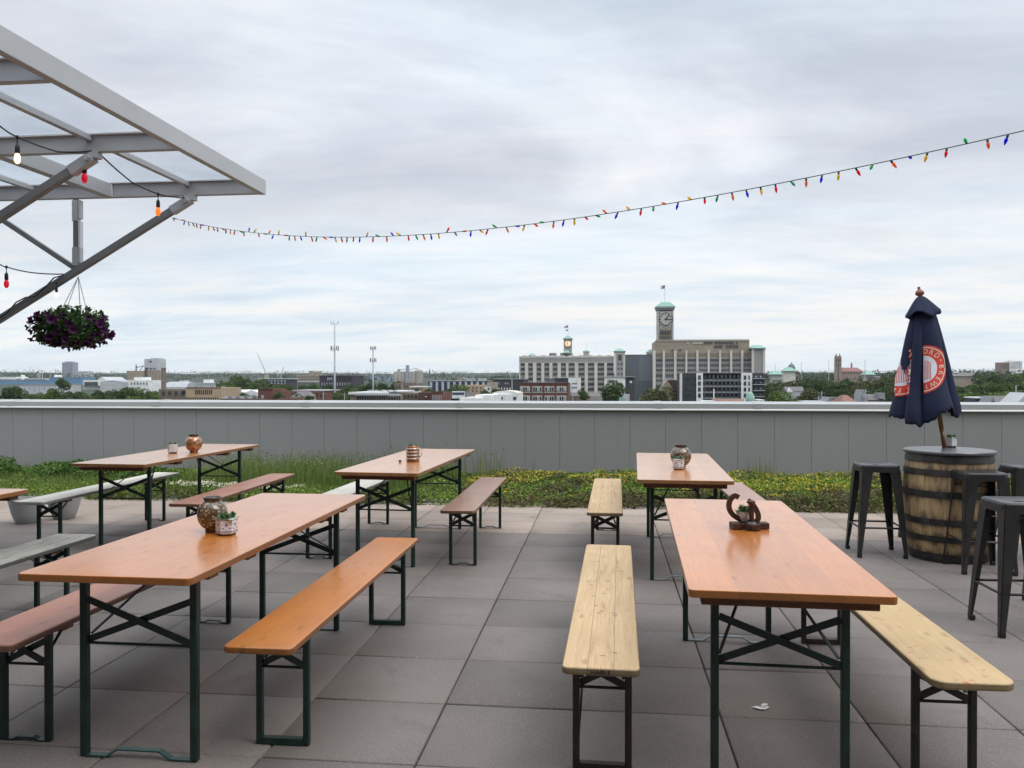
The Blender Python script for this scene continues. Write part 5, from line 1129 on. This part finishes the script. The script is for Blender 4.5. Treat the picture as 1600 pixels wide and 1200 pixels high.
for (a0, a), (c, c1) in zip(pu, pu[1:]):
    b.box('dark_band', 'window', a+.2, c-.2, 561.3, 564.6, -.45, .1)
    for v0, v1 in ((568.3, 573.2), (576.8, 580.2), (584.8, 589), (593, 596.2), (601, 605)):
        m = MB(); du = (c-a-1.2)/5; z0, z1 = b.Z(v1), b.Z(v0)
        for k in range(5): m.box(b.X(a+.6+du*(k+.22)), b.X(a+.6+du*(k+.78)), -.35, .1, z0, z1)
        m.build('window_group', 'window', b.root)
    m = MB(); du = (c-a-1.2)/5
    for k in range(5): m.box(b.X(a+.6+du*(k+.3)), b.X(a+.6+du*(k+.62)), -.35, .1, b.Z(557), b.Z(552))
    m.build('window_group', 'brick_brown', b.root)
    b.box('sill_band', 'concrete', a+.1, c-.1, 575.2, 576, -.3, 0); b.box('sill_band', 'concrete', a+.1, c-.1, 582.5, 583.2, -.3, 0)
b.box('window', 'white_wall', 1074, 1075.8, 535.8, 537.8, -.6, 0); b.wins(1082, 1098, 535.8, 537.8, 6, 1, 'white_wall', .6, 1., y=-.6)
b.wins(1099.5, 1113.5, 534.8, 538.2, 6, 1, fu=.55, fv=1., y=-.6); b.wins(1116.5, 1146.5, 534.8, 538.2, 13, 1, fu=.55, fv=1., y=-.6); b.box('window', 'window', 1150.3, 1151.9, 534.8, 538.2, -.6, 0)
b.wins(1115.3, 1129.3, 540, 544.5, 6, 1, fu=.5, fv=1., y=-.6); b.wins(1133.5, 1153.8, 540, 544.5, 8, 1, fu=.5, fv=1., y=-.6)
b.box('window', 'window', 1049, 1052, 546.5, 548.5, -.6, 0); b.box('window', 'window', 1060.5, 1064, 546.5, 548.5, -.6, 0)
# tower
y0 = 1.5
b.box('tower_shaft', 'concrete', 1027.2, 1052.2, 484.5, 540, y0, y0+14.5); b.box('tower_panel', 'buff_brick', 1030.3, 1049.5, 512.3, 533, y0-.35, y0); b.wins(1031, 1049, 516, 523, 7, 1, fu=.42, fv=1., y=y0-.6); b.wins(1031, 1049, 525.5, 529, 7, 1, fu=.42, fv=1., y=y0-.6)
for a, c in ((1026.9, 1029.6), (1050, 1052.6)): b.box('tower_corner', 'concrete', a, c, 486, 533, y0-.7, y0)
b.box('cornice', 'mid_grey', 1025.6, 1053.9, 481.6, 484.6, y0-1.0, y0+15.5); b.box('cornice', 'concrete', 1024.4, 1055, 479.8, 481.6, y0-1.8, y0+16.3); b.hip('tower_roof', 'copper_green', 1024.2, 1055.2, 479.7, 472.1, 1033.3, 1047.3, y0-2, y0+16.5, y0+3.2, y0+11)
b.box('dark_strip', 'charcoal', 1027.6, 1051.9, 484.6, 486.2, y0-.5, y0)
b.box('clock_frame', 'stone_white', 1028.6, 1051.3, 488.6, 510.8, y0-.5, y0)
for su, sv in ((1, 1), (1, -1), (-1, 1), (-1, -1)):
    m = MB(); X, Z = b.X(1040.2), b.Z(499.5); r = 10.3*D/F; q = 6.6*D/F; m.prism([(X+su*r, Z+sv*r), (X+su*r, Z+sv*q), (X+su*q, Z+sv*r)], y0-.62, y0-.5, 'y'); m.build('corner_triangle', 'charcoal', b.root)
ck = octagon(b, 1040.2, 499.5, 11.3, 'black_paint', y0-.55, 'clock_rim'); octagon(b, 1040.2, 499.5, 9.9, 'clock_face', y0-.8, 'clock_dial', ck)
m = MB(); X, Z = b.X(1040.2), b.Z(499.5); s_ = D/F
for k in range(12):
    t = 2*pi*k/12; m.beam((X+7.2*s_*sin(t), y0-1.15, Z+7.2*s_*cos(t)), (X+8.9*s_*sin(t), y0-1.15, Z+8.9*s_*cos(t)), 1.5*s_, .12, up=(0, 1, 0))
m.build('hour_mark', 'black_paint', ck)
m = MB(); t = R(37); m.beam((X-1.5*s_*sin(t), y0-1.3, Z-1.5*s_*cos(t)), (X+8.2*s_*sin(t), y0-1.3, Z+8.2*s_*cos(t)), 2.2*s_, .1, up=(0, 1, 0), w2=1.2*s_); m.build('hour_hand', 'black_paint', ck)
m = MB(); t = R(92); m.beam((X-2*s_*sin(t), y0-1.45, Z-2*s_*cos(t)), (X+8.8*s_*sin(t), y0-1.45, Z+8.8*s_*cos(t)), 1.7*s_, .1, up=(0, 1, 0), w2=1.0*s_); m.build('minute_hand', 'black_paint', ck)
m = MB(); m.tube([(b.X(1039.8), y0+7, b.Z(472.2)), (b.X(1039.8), y0+7, b.Z(444.5))], .15, 6); fp = m.build('flagpole', 'steel_grey', b.root); flag(b, 1033.3, 1039.6, 445.2, 450.6, y0+7, True, fp)
b = B('stair_tower', 'limestone corner tower with green hipped roof right of the clock tower building', 'building', 1173, 1197, D-12); b.box('wall', 'lilac_brick', 1175.5, 1194.5, 546, None, 0, 18); b.box('corner_pier', 'limestone', 1174.5, 1178, 546, None, -.8, 0); b.box('corner_pier', 'limestone', 1191.8, 1195.3, 546, None, -.8, 0); b.box('cornice', 'mid_grey', 1173.6, 1196, 545.2, 546.6, -1.2, 19); b.hip('roof', 'copper_green', 1172.2, 1197.2, 545.1, 540, 1179.5, 1190, -2, 20, 5, 13)
# ---- in front of the complex
b = B('brick_flats', 'red brick flats with pale framed window groups before the parking block', 'building', 811, 889, 400); b.box('wall', 'brick_red', 811.3, 888, 599.5, None, 0, 24); b.box('parapet', 'brick_dark', 811, 888.3, 597.8, 599.8, -.3, 24)
for k in range(4):
    for v0, v1 in ((604, 612), (618.5, 627)):
        u = 813+k*19; wg = b.box('window_frame', 'limestone', u, u+14.8, v0, v1, -.25, 0); 
        for j in range(4): b.box('window', 'window' if (j+k) % 3 else 'window_pale', u+1+j*3.5, u+3.6+j*3.5, v0+1.2, v1-.6, -.4, .1)
b.wins(812, 887, 613.2, 614, 4, 1, 'limestone', .9, 1., 'sill', -.3)
b = B('apartment_block', 'grey and white flats stepping up behind the red brick flats', 'building', 855, 906, 470); b.box('wall', 'mid_grey', 852, 872, 591.5, None, 1, 24); b.box('wall', 'charcoal', 867, 888, 590.8, None, .5, 24); b.box('wall', 'white_wall', 888, 905.5, 590.2, None, 0, 24); b.wins(893.5, 901.5, 596, 609, 3, 2, fu=.7, fv=.32); b.box('wall', 'pale_grey', 888, 893, 600, None, -3, 0); b.box('roof', 'pale_grey', 851.6, 888, 590, 590.8, 0, 24)
b = B('apartment_block', 'white and charcoal flats half hidden by the big tree', 'building', 945, 992, 500); b.box('wall', 'white_wall', 945, 977, 589, None, 0, 24); b.box('wall', 'charcoal', 977, 991.5, 589.5, None, .4, 24); b.box('roof', 'pale_grey', 944.6, 992, 588.3, 589, -.8, 25); b.wins(949, 959, 593.8, 597, 5, 1, fu=.6, fv=1.); b.box('window', 'white_wall', 984, 987.5, 595, 598.5, .2, .5)
b = B('low_house', 'low mauve roofed house before the parking block', 'house', 885, 937, 420); b.box('wall', 'lilac_brick', 920, 937, 619, None, 0, 12); b.gable('roof', 'slate_roof', 886, 937, 619, 613.5, 0, 12, ridge='x'); b.box('wall', 'brick_brown', 886, 920, 619, None, .1, 12); b.box('chimney', 'brick_red', 906, 908, 611.5, 615, 6, 7)
b = B('brick_block', 'dark brick block with a pale gable right of the big olive tree', 'building', 1034, 1066, 450); b.box('wall', 'brick_dark', 1043, 1065.5, 594, None, 0, 24); b.gable('gable', 'buff_brick', 1034, 1050, 605, 594, -.5, 12); b.box('wall', 'buff_brick', 1034.5, 1049.5, 605, None, -.4, 12); b.box('roof_edge', 'pale_grey', 1043, 1066, 593, 594, -.4, 24); b.wins(1052, 1064, 597, 625, 3, 5, fu=.5, fv=.5)
b = B('modern_apartments', 'charcoal apartment block with white stair towers and balconies', 'building', 1063, 1196, 420)
b.box('wall', 'charcoal', 1065.5, 1088.5, 583.5, None, 0, 26); b.box('wall', 'charcoal', 1098.2, 1158, 583.8, None, 3.4, 26); b.box('wall', 'charcoal', 1174.6, 1195.5, 584, None, 0, 26); b.box('white_tower', 'white_wall', 1088, 1098.2, 582.8, None, -.6, 8); b.box('white_tower', 'white_wall', 1158, 1175, 582.8, None, -.6, 8); b.box('white_fin', 'white_wall', 1063.5, 1065.6, 583.5, None, -.8, 6)
b.box('roof', 'slate_roof', 1065, 1196, 582.6, 583.5, 0, 26); b.box('roof_unit', 'mid_grey', 1089, 1096, 580, 582.6, 6, 10); b.box('roof_unit', 'mid_grey', 1151, 1160, 581.2, 582.8, 8, 12)
for k in range(4):
    v = 586.8+k*9.2; b.box('window', 'window', 1090.5, 1094.8, v, v+6.2, -.8, -.5); b.box('window', 'window', 1161.8, 1165.5, v, v+6.2, -.8, -.5); b.box('window', 'window', 1169, 1171.2, v, v+6.2, -.8, -.5)
for k in range(4):
    v = 592.2+k*9.2; b.box('balcony_rail', 'mid_grey', 1098.4, 1157.8, v, v+2.6, .6, .8); b.box('balcony_slab', 'steel_grey', 1098.4, 1157.8, v+2.6, v+3.3, .6, 3.4)
    b.wins(1099, 1157, v-6.5, v+.5, 9, 1, 'window', .55, .9, y=3.2)
for k in range(4): b.wins(1068, 1087, 587+k*9.2, 592+k*9.2, 3, 1, 'window', .45, 1., y=-.2)
for k in range(4):
    v = 591+k*9.2; b.box('stair_landing', 'steel_grey', 1176.5, 1194, v, v+1.0, -2.2, 0); m = MB(); m.beam((b.X(1178), -1.2, b.Z(v+9)), (b.X(1192), -1.2, b.Z(v+1)), .7, .3); m.build('stair_flight', 'charcoal', b.root); b.wins(1178, 1192, v-4.5, v-.5, 2, 1, 'window_pale', .35, .6, y=-.2)
b = B('brown_roof_house', 'house with a long brown roof just above the wall, right of the white stair tower', 'house', 1112, 1174, 240); b.gable('roof', 'brown_roof', 1116, 1174, 628, 623.3, 0, 9, ridge='x'); b.box('wall', 'brick_dark', 1117, 1173, 628, None, .3, 8.7); b.box('parapet', 'white_wall', 1097, 1118, 625.8, 628, 1, 6); b.box('vent', 'white_wall', 1118.5, 1120, 608, 626, 5, 5.4)
b = B('dome_turret', 'small pale green copper dome just above the wall', 'dome', 1166, 1184, 225); R_ = (b.X(1183)-b.X(1168))/2; m = MB(); zz_ = b.Z(628); hh_ = b.Z(611.8)-zz_
m.lathe([(R_, 0), (R_, zz_), (R_*1.04, zz_+.05*hh_), (R_*.98, zz_+.35*hh_), (R_*.78, zz_+.72*hh_), (R_*.40, zz_+.95*hh_), (.05, zz_+hh_)], 20, (0, 3, 0)); m.build('dome', 'copper_green', b.root, smooth=True, angle=50); b.box('finial', 'white_wall', 1165, 1167.2, 622, 629, 2, 2.4); b.box('wall', 'limestone', 1184, 1196, 624, None, 1, 8)
b = B('roof_cupola', 'stepped pale green roof piece between the two big trees', 'cupola', 967, 985, 255); b.box('lower_roof', 'copper_green', 967.5, 976, 621.5, None, 0, 4); b.box('upper_roof', 'steel_grey', 974.5, 984, 616.3, None, .5, 5)
# ---- right side
b = B('green_pavilion', 'low pale pavilion with a flat green pyramid roof left of the domed one', 'building', 1203, 1224, 1150); b.box('wall', 'concrete', 1207, 1224.5, 585.5, None, 0, 18); b.hip('roof', 'copper_green', 1203, 1226, 585.2, 579.5, 1211, 1217, -2, 20, 7, 11); b.box('ledge', 'copper_green', 1207, 1225, 593, 594, -1.5, 0); m = MB(); m.tube([(b.X(1214), 9, b.Z(579.5)), (b.X(1214), 9, b.Z(569))], .2, 6); m.build('mast', 'steel_grey', b.root)
b = B('green_pavilion', 'taller pale pavilion with a green pyramid roof in front of the grey dome', 'building', 1223, 1246, 1120); b.box('wall', 'limestone', 1226, 1243, 580.5, None, 0, 16); b.hip('roof', 'copper_green', 1223.2, 1245.5, 580.2, 574.2, 1231, 1238, -2, 18, 6, 10); b.box('eave', 'slate_roof', 1226, 1243, 580.4, 581.4, -.5, 16.5)
b = B('basilica_dome', 'grey blue church dome with lantern behind the green pavilion', 'church', 1232, 1250, 1500); R_ = (b.X(1244.5)-b.X(1232.5))/2; zb_, zt_ = b.Z(577), b.Z(568.5); m = MB(); m.lathe([(R_*1.02, 0), (R_*1.02, zb_)]+[(R_*cos(R(t)), zb_+(zt_-zb_)*sin(R(t))) for t in range(0, 90, 10)]+[(R_*.12, zt_), (R_*.12, zt_+1.6), (.05, zt_+3)], 20, (b.X(1238.7), 10, 0)); m.build('dome', 'dome_grey', b.root, smooth=True, angle=50); b.box('tower', 'church_stone', 1244, 1249, 579.5, None, 4, 10); b.wins(1244, 1249, 581, 585, 2, 1, y=3.7)
b = B('twin_tower_church', 'brownish church with twin towers and a long red roof', 'church', 1304, 1350, 1350)
b.box('nave_wall', 'church_stone', 1313, 1347, 580.5, None, 0, 24); b.hip('nave_roof', 'red_roof', 1312, 1349, 581, 574.8, 1314, 1343, -1, 25, 11, 13)
for u in (1304.8, 1310.2):
    tw = b.box('tower', 'church_stone', u, u+4.4, 559, None, -1, 5); m = MB(); x = b.X(u+2.2); m.lathe([(2.4, b.Z(559)), (2.5, b.Z(557.5)), (1.0, b.Z(556.5)), (1.1, b.Z(555.5)), (.1, b.Z(553))], 10, (x, 2, 0)); m.build('tower_dome', 'church_stone', b.root)
    b.wins(u+.6, u+3.8, 562, 566, 2, 1, y=-1.3, fu=.4, fv=1.); b.wins(u+.6, u+3.8, 569, 573, 1, 1, y=-1.3, fu=.3, fv=1.)
m = MB(); x = b.X(1334); m.lathe([(1.6, b.Z(576)), (1.4, b.Z(571)), (1.8, b.Z(570.6)), (.1, b.Z(566.3))], 8, (x, 12, 0)); m.build('ridge_spire', 'church_stone', b.root); b.wins(1315, 1346, 582.5, 586.5, 7, 1, fu=.3)
b = B('green_pavilion', 'green pyramid roofed pavilion right of the twin tower church', 'building', 1351, 1369, 1150); b.box('wall', 'concrete', 1354, 1376, 588, None, 2, 18); b.hip('roof', 'copper_green', 1350.5, 1368.5, 585.6, 579.8, 1356, 1361, -2, 20, 7, 11); b.box('drum', 'limestone', 1354, 1365, 585.6, 588.5, 3, 15); b.wins(1356, 1375, 589.5, 592, 5, 1, 'window', y=1.7)
b = B('apartment_block', 'white flats with a tan wing on the right skyline', 'building', 1562, 1598, 1400); b.box('wall', 'white_wall', 1577.5, 1597, 565.5, None, 0, 18); b.box('wall', 'church_stone', 1563, 1577.5, 567.5, None, 1, 18); b.box('penthouse', 'white_wall', 1580, 1588, 563.8, 565.5, 4, 12); b.wins(1578.5, 1596.5, 567, 577, 7, 4, 'window', .45, .45, y=-.3); b.wins(1564, 1577, 569, 577, 4, 3, 'window', .4, .4, y=.7)
b = B('school', 'long low grey roofed building on the right behind the umbrella', 'building', 1482, 1532, 800); b.box('wall', 'buff_brick', 1483, 1528, 588, None, 0, 24); b.gable('roof', 'slate_roof', 1481.5, 1529, 588, 582.5, -1, 25, ridge='x'); b.wins(1486, 1527, 589.5, 592, 12, 1, 'window_pale', .6); b.box('roof_unit', 'white_wall', 1499, 1504, 580.8, 583, 8, 12)
b = B('house', 'house with a tan brown hipped roof just above the wall at the right', 'house', 1313, 1341, 215); b.box('wall', 'limestone', 1315, 1339, 628, None, .3, 9); b.hip('roof', 'brown_roof', 1313.5, 1340.5, 628.5, 617, 1325, 1331, -.6, 10, 4, 6); b.box('chimney', 'brick_red', 1341, 1344, 616.5, 629, 5, 6)
b = B('house', 'weathered grey gabled house between the tan roof and the umbrella', 'house', 1340, 1384, 240); b.box('wall', 'brick_brown', 1352, 1382, 624, None, .3, 10); b.gable('roof', 'slate_roof', 1350, 1384, 624, 615.3, 0, 10, ridge='x'); b.gable('gable', 'mid_grey', 1340, 1355, 626, 608, -1.5, 6); b.wins(1345, 1350, 616, 620, 1, 1, 'window_pale', .8, 1., y=-1.7); b.box('dormer', 'mid_grey', 1374, 1382, 613, 622, -.5, 4)
b = B('house', 'white porch house left of the tan brown roof', 'house', 1290, 1314, 225); b.box('wall', 'white_wall', 1296, 1314, 621.5, None, 0, 8); b.gable('gable', 'mid_grey', 1289, 1302, 628, 619.5, -1, 7); b.wins(1297, 1313, 622.5, 627, 3, 1, 'window', .6); b.box('roof', 'slate_roof', 1295, 1315, 620.3, 621.5, -.6, 8.4)
b = B('car_roof_shed', 'low dark shed with pale roof line left of the white porch house', 'shed', 1255, 1290, 200); b.box('wall', 'mid_grey', 1257, 1288, 627, None, 0, 6); b.box('roof', 'pale_grey', 1256, 1289, 626, 627, -.4, 6.4); b.wins(1259, 1272, 627.6, 630, 2, 1)
b = B('house', 'grey roofed house with a white gable in the trees', 'house', 1228, 1258, 340); b.box('wall', 'pale_grey', 1230, 1256, 611, None, .2, 9); b.gable('roof', 'slate_roof', 1228.5, 1258, 611, 604, 0, 9, ridge='x'); b.gable('gable', 'white_wall', 1229.5, 1239.5, 612.5, 606, -.4, 5)
b = B('house', 'dark roofed house with a small gable at the right edge', 'house', 1540, 1592, 210); b.box('wall', 'brick_brown', 1552, 1590, 630, None, .3, 9); b.gable('roof', 'slate_roof', 1549, 1592, 630.5, 617.5, 0, 9, ridge='x'); b.gable('gable', 'mid_grey', 1541, 1555, 631, 618.3, -1.2, 6); b.box('window', 'window', 1546.2, 1549.6, 625, 629, -1.35, -1)
b = B('house', 'white trimmed gable house cut off by the right edge', 'house', 1586, 1625, 190); b.box('wall', 'mid_grey', 1590, 1622, 628, None, .2, 8); b.gable('gable', 'pale_grey', 1588, 1624, 629, 612.5, 0, 8)
b = B('shed', 'dark shed with a white flat roof left of the dark roofed house', 'shed', 1523, 1545, 215); b.box('wall', 'charcoal', 1525, 1543, 621, None, 0, 7); b.box('roof', 'white_wall', 1526, 1547, 619.3, 621, -.4, 7.4)

# ---- masts, cranes, poles
def mast(u, d, v_top, clusters, label, r0, r1, whips):
    p = PY(u, 600, d); zb = -24; root = empty('cell_mast', (p[0], d, zb), 0, label, 'mast'); Z = lambda v: PY(945, v, d)[2]-zb
    m = MB(); m.tube([(0, 0, 0), (0, 0, Z(v_top))], [r0, r1], 12); m.build('pole', 'steel_grey', root, smooth=True)
    for v0, v1, wd in clusters:
        m = MB(); w_ = wd*d/F; zc = (Z(v0)+Z(v1))/2
        for k in range(3): a = R(30+120*k); m.beam((0, 0, zc), (w_*.9*cos(a), w_*.9*sin(a), zc), .12, .12); 
        for k in range(3): a, c = R(30+120*k), R(150+120*k); m.beam((w_*.9*cos(a), w_*.9*sin(a), zc), (w_*.9*cos(c), w_*.9*sin(c), zc), .12, .12)
        fr = m.build('antenna_frame', 'mid_grey', root)
        for k in range(9):
            a = R(40*k); q = MB(); x, y = w_*cos(a)*.95, w_*sin(a)*.95; q.box(x-.16, x+.16, y-.16, y+.16, Z(v1)+.2*(k % 3), Z(v0)-.15*(k % 2)); q.build('antenna', 'pale_grey' if k % 2 else 'mid_grey', fr)
    if whips:
        m = MB(); zt = Z(v_top); w_ = 6.2*d/F; m.beam((-w_, 0, zt), (w_, 0, zt), .15, .15); m.build('top_arm', 'mid_grey', root)
        for f, hh in ((-1, 4.5), (-.35, 6), (.85, 3.2), (.98, 5), (-.8, 2.5)): m = MB(); m.tube([(w_*f, 0, zt), (w_*f, 0, zt+hh*d/F)], .07, 6); m.build('whip', 'mid_grey', root)
mast(523, 340, 503, [(538.5, 547, 6.4)], 'taller pale mast with antenna cluster halfway up and whips on top', .52, .27, True)
mast(583, 460, 540.5, [(539.5, 545.5, 4.6), (558.5, 565.5, 5.0)], 'shorter pale mast with two antenna rings, right of the taller mast', .50, .34, False)
def crane(u0, v0, u1, v1, d, label):
    p = PY(u0, v0, d); q = PY(u1, v1, d); zb = terr(p[0], d); root = empty('crane', (p[0], d, zb), 0, label, 'crane')
    m = MB(); m.beam((0, 0, p[2]-zb), (q[0]-p[0], 0, q[2]-zb), 1.1, 1.1, w2=.6, h2=.6); m.build('boom', 'crane_paint', root); m = MB(); m.box(-3, 3, -2, 2, 0, p[2]-zb); m.build('cab', 'crane_paint', root)
crane(416.5, 585, 402, 552, 1250, 'lattice crane boom leaning left above the grey frame building'); crane(438, 590, 443.5, 572.5, 1250, 'shorter crane boom leaning right beside the taller crane')
def pole(u, v, d, label, arm=True, kind='utility_pole', cat='pole', r=.14):
    p = PY(u, v, d); zb = terr(p[0], d)-1; root = empty(kind, (p[0], d, zb), 0, label, cat); m = MB(); h = p[2]-zb; m.tube([(0, 0, 0), (0, 0, h)], [r*1.4, r], 8); m.build('shaft', 'pale_grey' if kind != 'utility_pole' else 'steel_grey', root)
    if arm: m = MB(); m.beam((-1.1, 0, h-.6), (1.1, 0, h-.6), .14, .14); m.build('crossarm', 'mid_grey', root)
pole(1587.5, 602, 205, 'pale pole rising above the dark roofed house at the right edge', False)
pole(1352.5, 608, 210, 'pale utility pole beside the weathered grey house', True); pole(1279, 619, 215, 'short utility pole before the olive trees', True)
for u, v, lb in ((1252, 566, 'tall thin light pole right of the grey dome'), (1295, 565, 'tall thin light pole left of the twin tower church'), (1351.5, 562.5, 'tall thin light pole right of the twin tower church')): pole(u, v, 900, lb, True, 'light_pole', 'light pole', .22)
for u, v, d, lb in ((300, 577, 2600, 'thin radio mast on the left horizon, first of two'), (326, 578, 2600, 'thin radio mast on the left horizon, second of two'), (433.5, 579, 2500, 'dark stack on the horizon above the brewery'), (573, 577.5, 2500, 'dark stack on the horizon between the two masts'), (798, 580, 1900, 'thin stack left of the parking block')): pole(u, v, d, lb, False, 'smoke_stack', 'stack', .9)
for u, v, d, lb in ((352, 607, 400, 'pale street light left of the white double gable shed'), (505, 613, 300, 'pale street light at the end of the long red brick building'), (538, 614, 300, 'pale street light right of the taller mast'), (895, 612, 330, 'pale street light right of the red brick flats'), (1284, 611, 260, 'pale street light left of the white porch house')): pole(u, v, d, lb, True, 'light_pole', 'light pole', .12)

# ================================================================== TREES
def crown_mesh(seed, kind, n=3800, lobes=9, asp=1.0, leaf=.27):
    q = np.random.default_rng(seed); C_ = []
    for k in range(lobes): a = q.uniform(0, 2*pi); rr_ = q.uniform(.15, .62); C_.append((rr_*cos(a), rr_*sin(a), q.uniform(-.42, .55), q.uniform(.30, .48)))
    C_.append((0, 0, .1, .6)); P = []
    for cx, cy_, cz, r in C_:
        k = int(n*r**2/sum(c[3]**2 for c in C_)); d = q.normal(size=(k, 3)); d /= np.linalg.norm(d, axis=1)[:, None]; P.append(np.array([cx, cy_, cz*asp])+d*r*(q.uniform(.45, 1., k)[:, None]**.4)*np.array([1, 1, .85*asp]))
    P = np.vstack(P); global rng; old = rng; rng = q; V, Fq = leaf_quads(P, leaf/5., .1, 1., .5); rng = old
    return fastmesh('crown', V, Fq, kind)
CR = {k: [crown_mesh(100+7*i+j, m_, lobes=8+2*j) for j in range(3)] for i, (k, m_) in enumerate((('d', 'crown_dark'), ('m', 'crown_mid'), ('l', 'crown_light'), ('o', 'crown_olive')))}
CR['p'] = [crown_mesh(300, 'crown_mid', 1500, 8, 1.0)]
mt = MB(); mt.tube([(0, 0, 0), (.02, 0, .5), (0, 0, 1)], [.045, .035, .02], 8)
for a in (0, 2.1, 4.2): mt.tube([(0, 0, .62), (.22*cos(a), .22*sin(a), .98)], [.022, .008], 6)
TRK = mt.mesh('trunk', 'bark', True); tq = random.Random(9)
def tree(u, v, wpx, d, k, label, group=None, tall=None):
    p = PY(u, v, d); zb = min(terr(p[0], d), p[2]-4); r = wpx*d/F/2; h = p[2]-zb; hr = tall or min(r*1.05, h*.55); cz = h-hr*1.0
    root = empty('tree', (p[0], d, zb), 0, label, 'tree', group)
    t_ = obj('trunk', TRK, root); t_.scale = (max(r*1.4, 2), max(r*1.4, 2), cz)
    c = obj('crown', tq.choice(CR[k]), root, (0, 0, cz)); c.scale = (r*1.12, r*1.12, hr*1.12); c.rotation_euler = (0, 0, tq.uniform(0, 6.28))
one = [(20, 600.5, 44, 350, 'd', 'round dark tree at the left edge above the wall'), (99, 588.5, 25, 520, 'm', 'tall narrow tree before the blue factory hall'), (52, 613, 34, 300, 'm', 'low light tree right of the round dark tree at the left edge'),
 (958, 593, 54, 390, 'd', 'large dark green tree before the pavilion of the parking block'), (1019, 601, 70, 330, 'o', 'large olive tree before the glass block'), (913, 608, 20, 360, 'm', 'small bright tree between the white flats and the large dark tree'), (1221, 611, 50, 260, 'l', 'bright green tree low at the right of the modern apartments'),
 (1263, 602, 44, 330, 'o', 'olive brown tree behind the grey roofed house'), (1208, 600, 34, 420, 'o', 'reddish olive tree right of the modern apartments'), (438, 611, 22, 300, 'm', 'tree between the red brick block and the gabled house'), (482, 617, 18, 262, 'd', 'dark small tree right of the gabled house'),
 (530, 609, 30, 330, 'm', 'tree at the foot of the taller mast'), (706, 603, 46, 520, 'd', 'dark tree between the blue grey apartments and billboard'), (720, 600.5, 30, 580, 'l', 'light tree above the billboard'), (388, 613, 34, 420, 'd', 'dark tree in front of the white double gable shed'), (1402, 575, 30, 900, 'o', 'tall thin tree rising left of the umbrella')]
for a in one: tree(*a)
GL = {'left': ('green tree in the row above the wall left of the chimney', 'trees above the wall left of the chimney'), 'mid': ('green tree in the wood behind the white shed and red brick', 'trees of the wood left of the masts'), 'ctr': ('green tree in the belt behind the white roofed building', 'trees of the belt behind the masts'), 'right': ('green tree in the wooded slope between the modern apartments and the umbrella', 'trees of the slope left of the umbrella'), 'far': ('green tree in the wooded slope right of the umbrella', 'trees of the slope right of the umbrella')}
def band(key, u0, u1, n, vf, w, d, kinds):
    for i in range(n):
        u = u0+(u1-u0)*(i+.5)/n+tq.uniform(-.4, .4)*(u1-u0)/n; v = vf(u)+tq.gauss(0, 2.0); tree(u, v, w*tq.uniform(.75, 1.3), d*tq.uniform(.9, 1.12), tq.choice(kinds), *GL[key])
band('left', 65, 246, 11, lambda u: 609-(u > 150)*2, 30, 420, 'dmml'); band('left', 105, 250, 6, lambda u: 617, 26, 280, 'mmlo')
band('mid', 345, 420, 6, lambda u: 588+abs(u-378)*.13, 38, 720, 'mddm'); band('mid', 352, 440, 5, lambda u: 603, 28, 520, 'ml'); band('mid', 425, 520, 7, lambda u: 598, 30, 640, 'mdl'); band('mid', 505, 560, 4, lambda u: 605, 26, 480, 'mml')
band('ctr', 545, 640, 7, lambda u: 597.5, 30, 720, 'mdd'); band('ctr', 630, 700, 5, lambda u: 607, 24, 560, 'do'); band('ctr', 745, 812, 4, lambda u: 608, 16, 420, 'dm')
band('right', 1196, 1290, 7, lambda u: 596-(u-1196)*.02, 34, 560, 'mddo'); band('right', 1275, 1400, 9, lambda u: 590+abs(u-1320)*.03, 44, 480, 'ddmo'); band('right', 1300, 1400, 6, lambda u: 602, 36, 330, 'dmo'); band('right', 1375, 1420, 3, lambda u: 589, 40, 430, 'do')
band('far', 1470, 1620, 9, lambda u: 599-(u-1470)*.05, 44, 420, 'mmdl'); band('far', 1480, 1620, 7, lambda u: 609, 46, 300, 'lmml'); band('far', 1530, 1630, 6, lambda u: 585-(u-1530)*.03, 40, 700, 'mdd')
# far woods, one mass
n = 14000; P = []
q = np.random.default_rng(77)
th_ = np.radians(q.uniform(-46, 40, n)); r_ = 1300*(5.4/1.3)**q.uniform(0, 1, n)
Pc = []
for a, r in zip(th_, r_):
    x, y = r*sin(a), r*cos(a)
    if a < R(-20) and r < 2300: continue
    if fn(x, y, .0042, 15)+.4*fn(x, y, .013, 4) < -.05: continue
    Pc.append((x, y, terr(x, y), r))
Pc = np.array(Pc); k_ = 9; C_ = np.repeat(Pc, k_, 0); s_ = (4.2+C_[:, 3]*.0013)
off = q.normal(size=(len(C_), 3))*np.c_[s_*.8, s_*.8, s_*.55]; PP = C_[:, :3]+off; PP[:, 2] += 4+s_*.3
V, Fq = leaf_quads(PP, 2.6, .1, 1., .4); tag(obj('far_woods', fastmesh('far_woods', V, Fq, 'wood_far')), 'mass of green woods covering the horizon behind the city', 'woods', kind='stuff')

# ================================================================== AIR
HAZE = 3.5e-5
m = MB(); m.box(-6500, 6500, -300, 7600, -26, 150)
t = NT('air'); t.n.remove(t.b); pv_ = t.add('ShaderNodeVolumePrincipled'); pv_.inputs['Density'].default_value = HAZE; pv_.inputs['Color'].default_value = (.86, .92, 1., 1); pv_.inputs['Anisotropy'].default_value = .2
t.link(pv_.outputs[0], t.out.inputs['Volume']); hz_ = m.build('haze', 'air'); tag(hz_, 'thin pale haze softening the far city and hills', 'haze', kind='stuff')
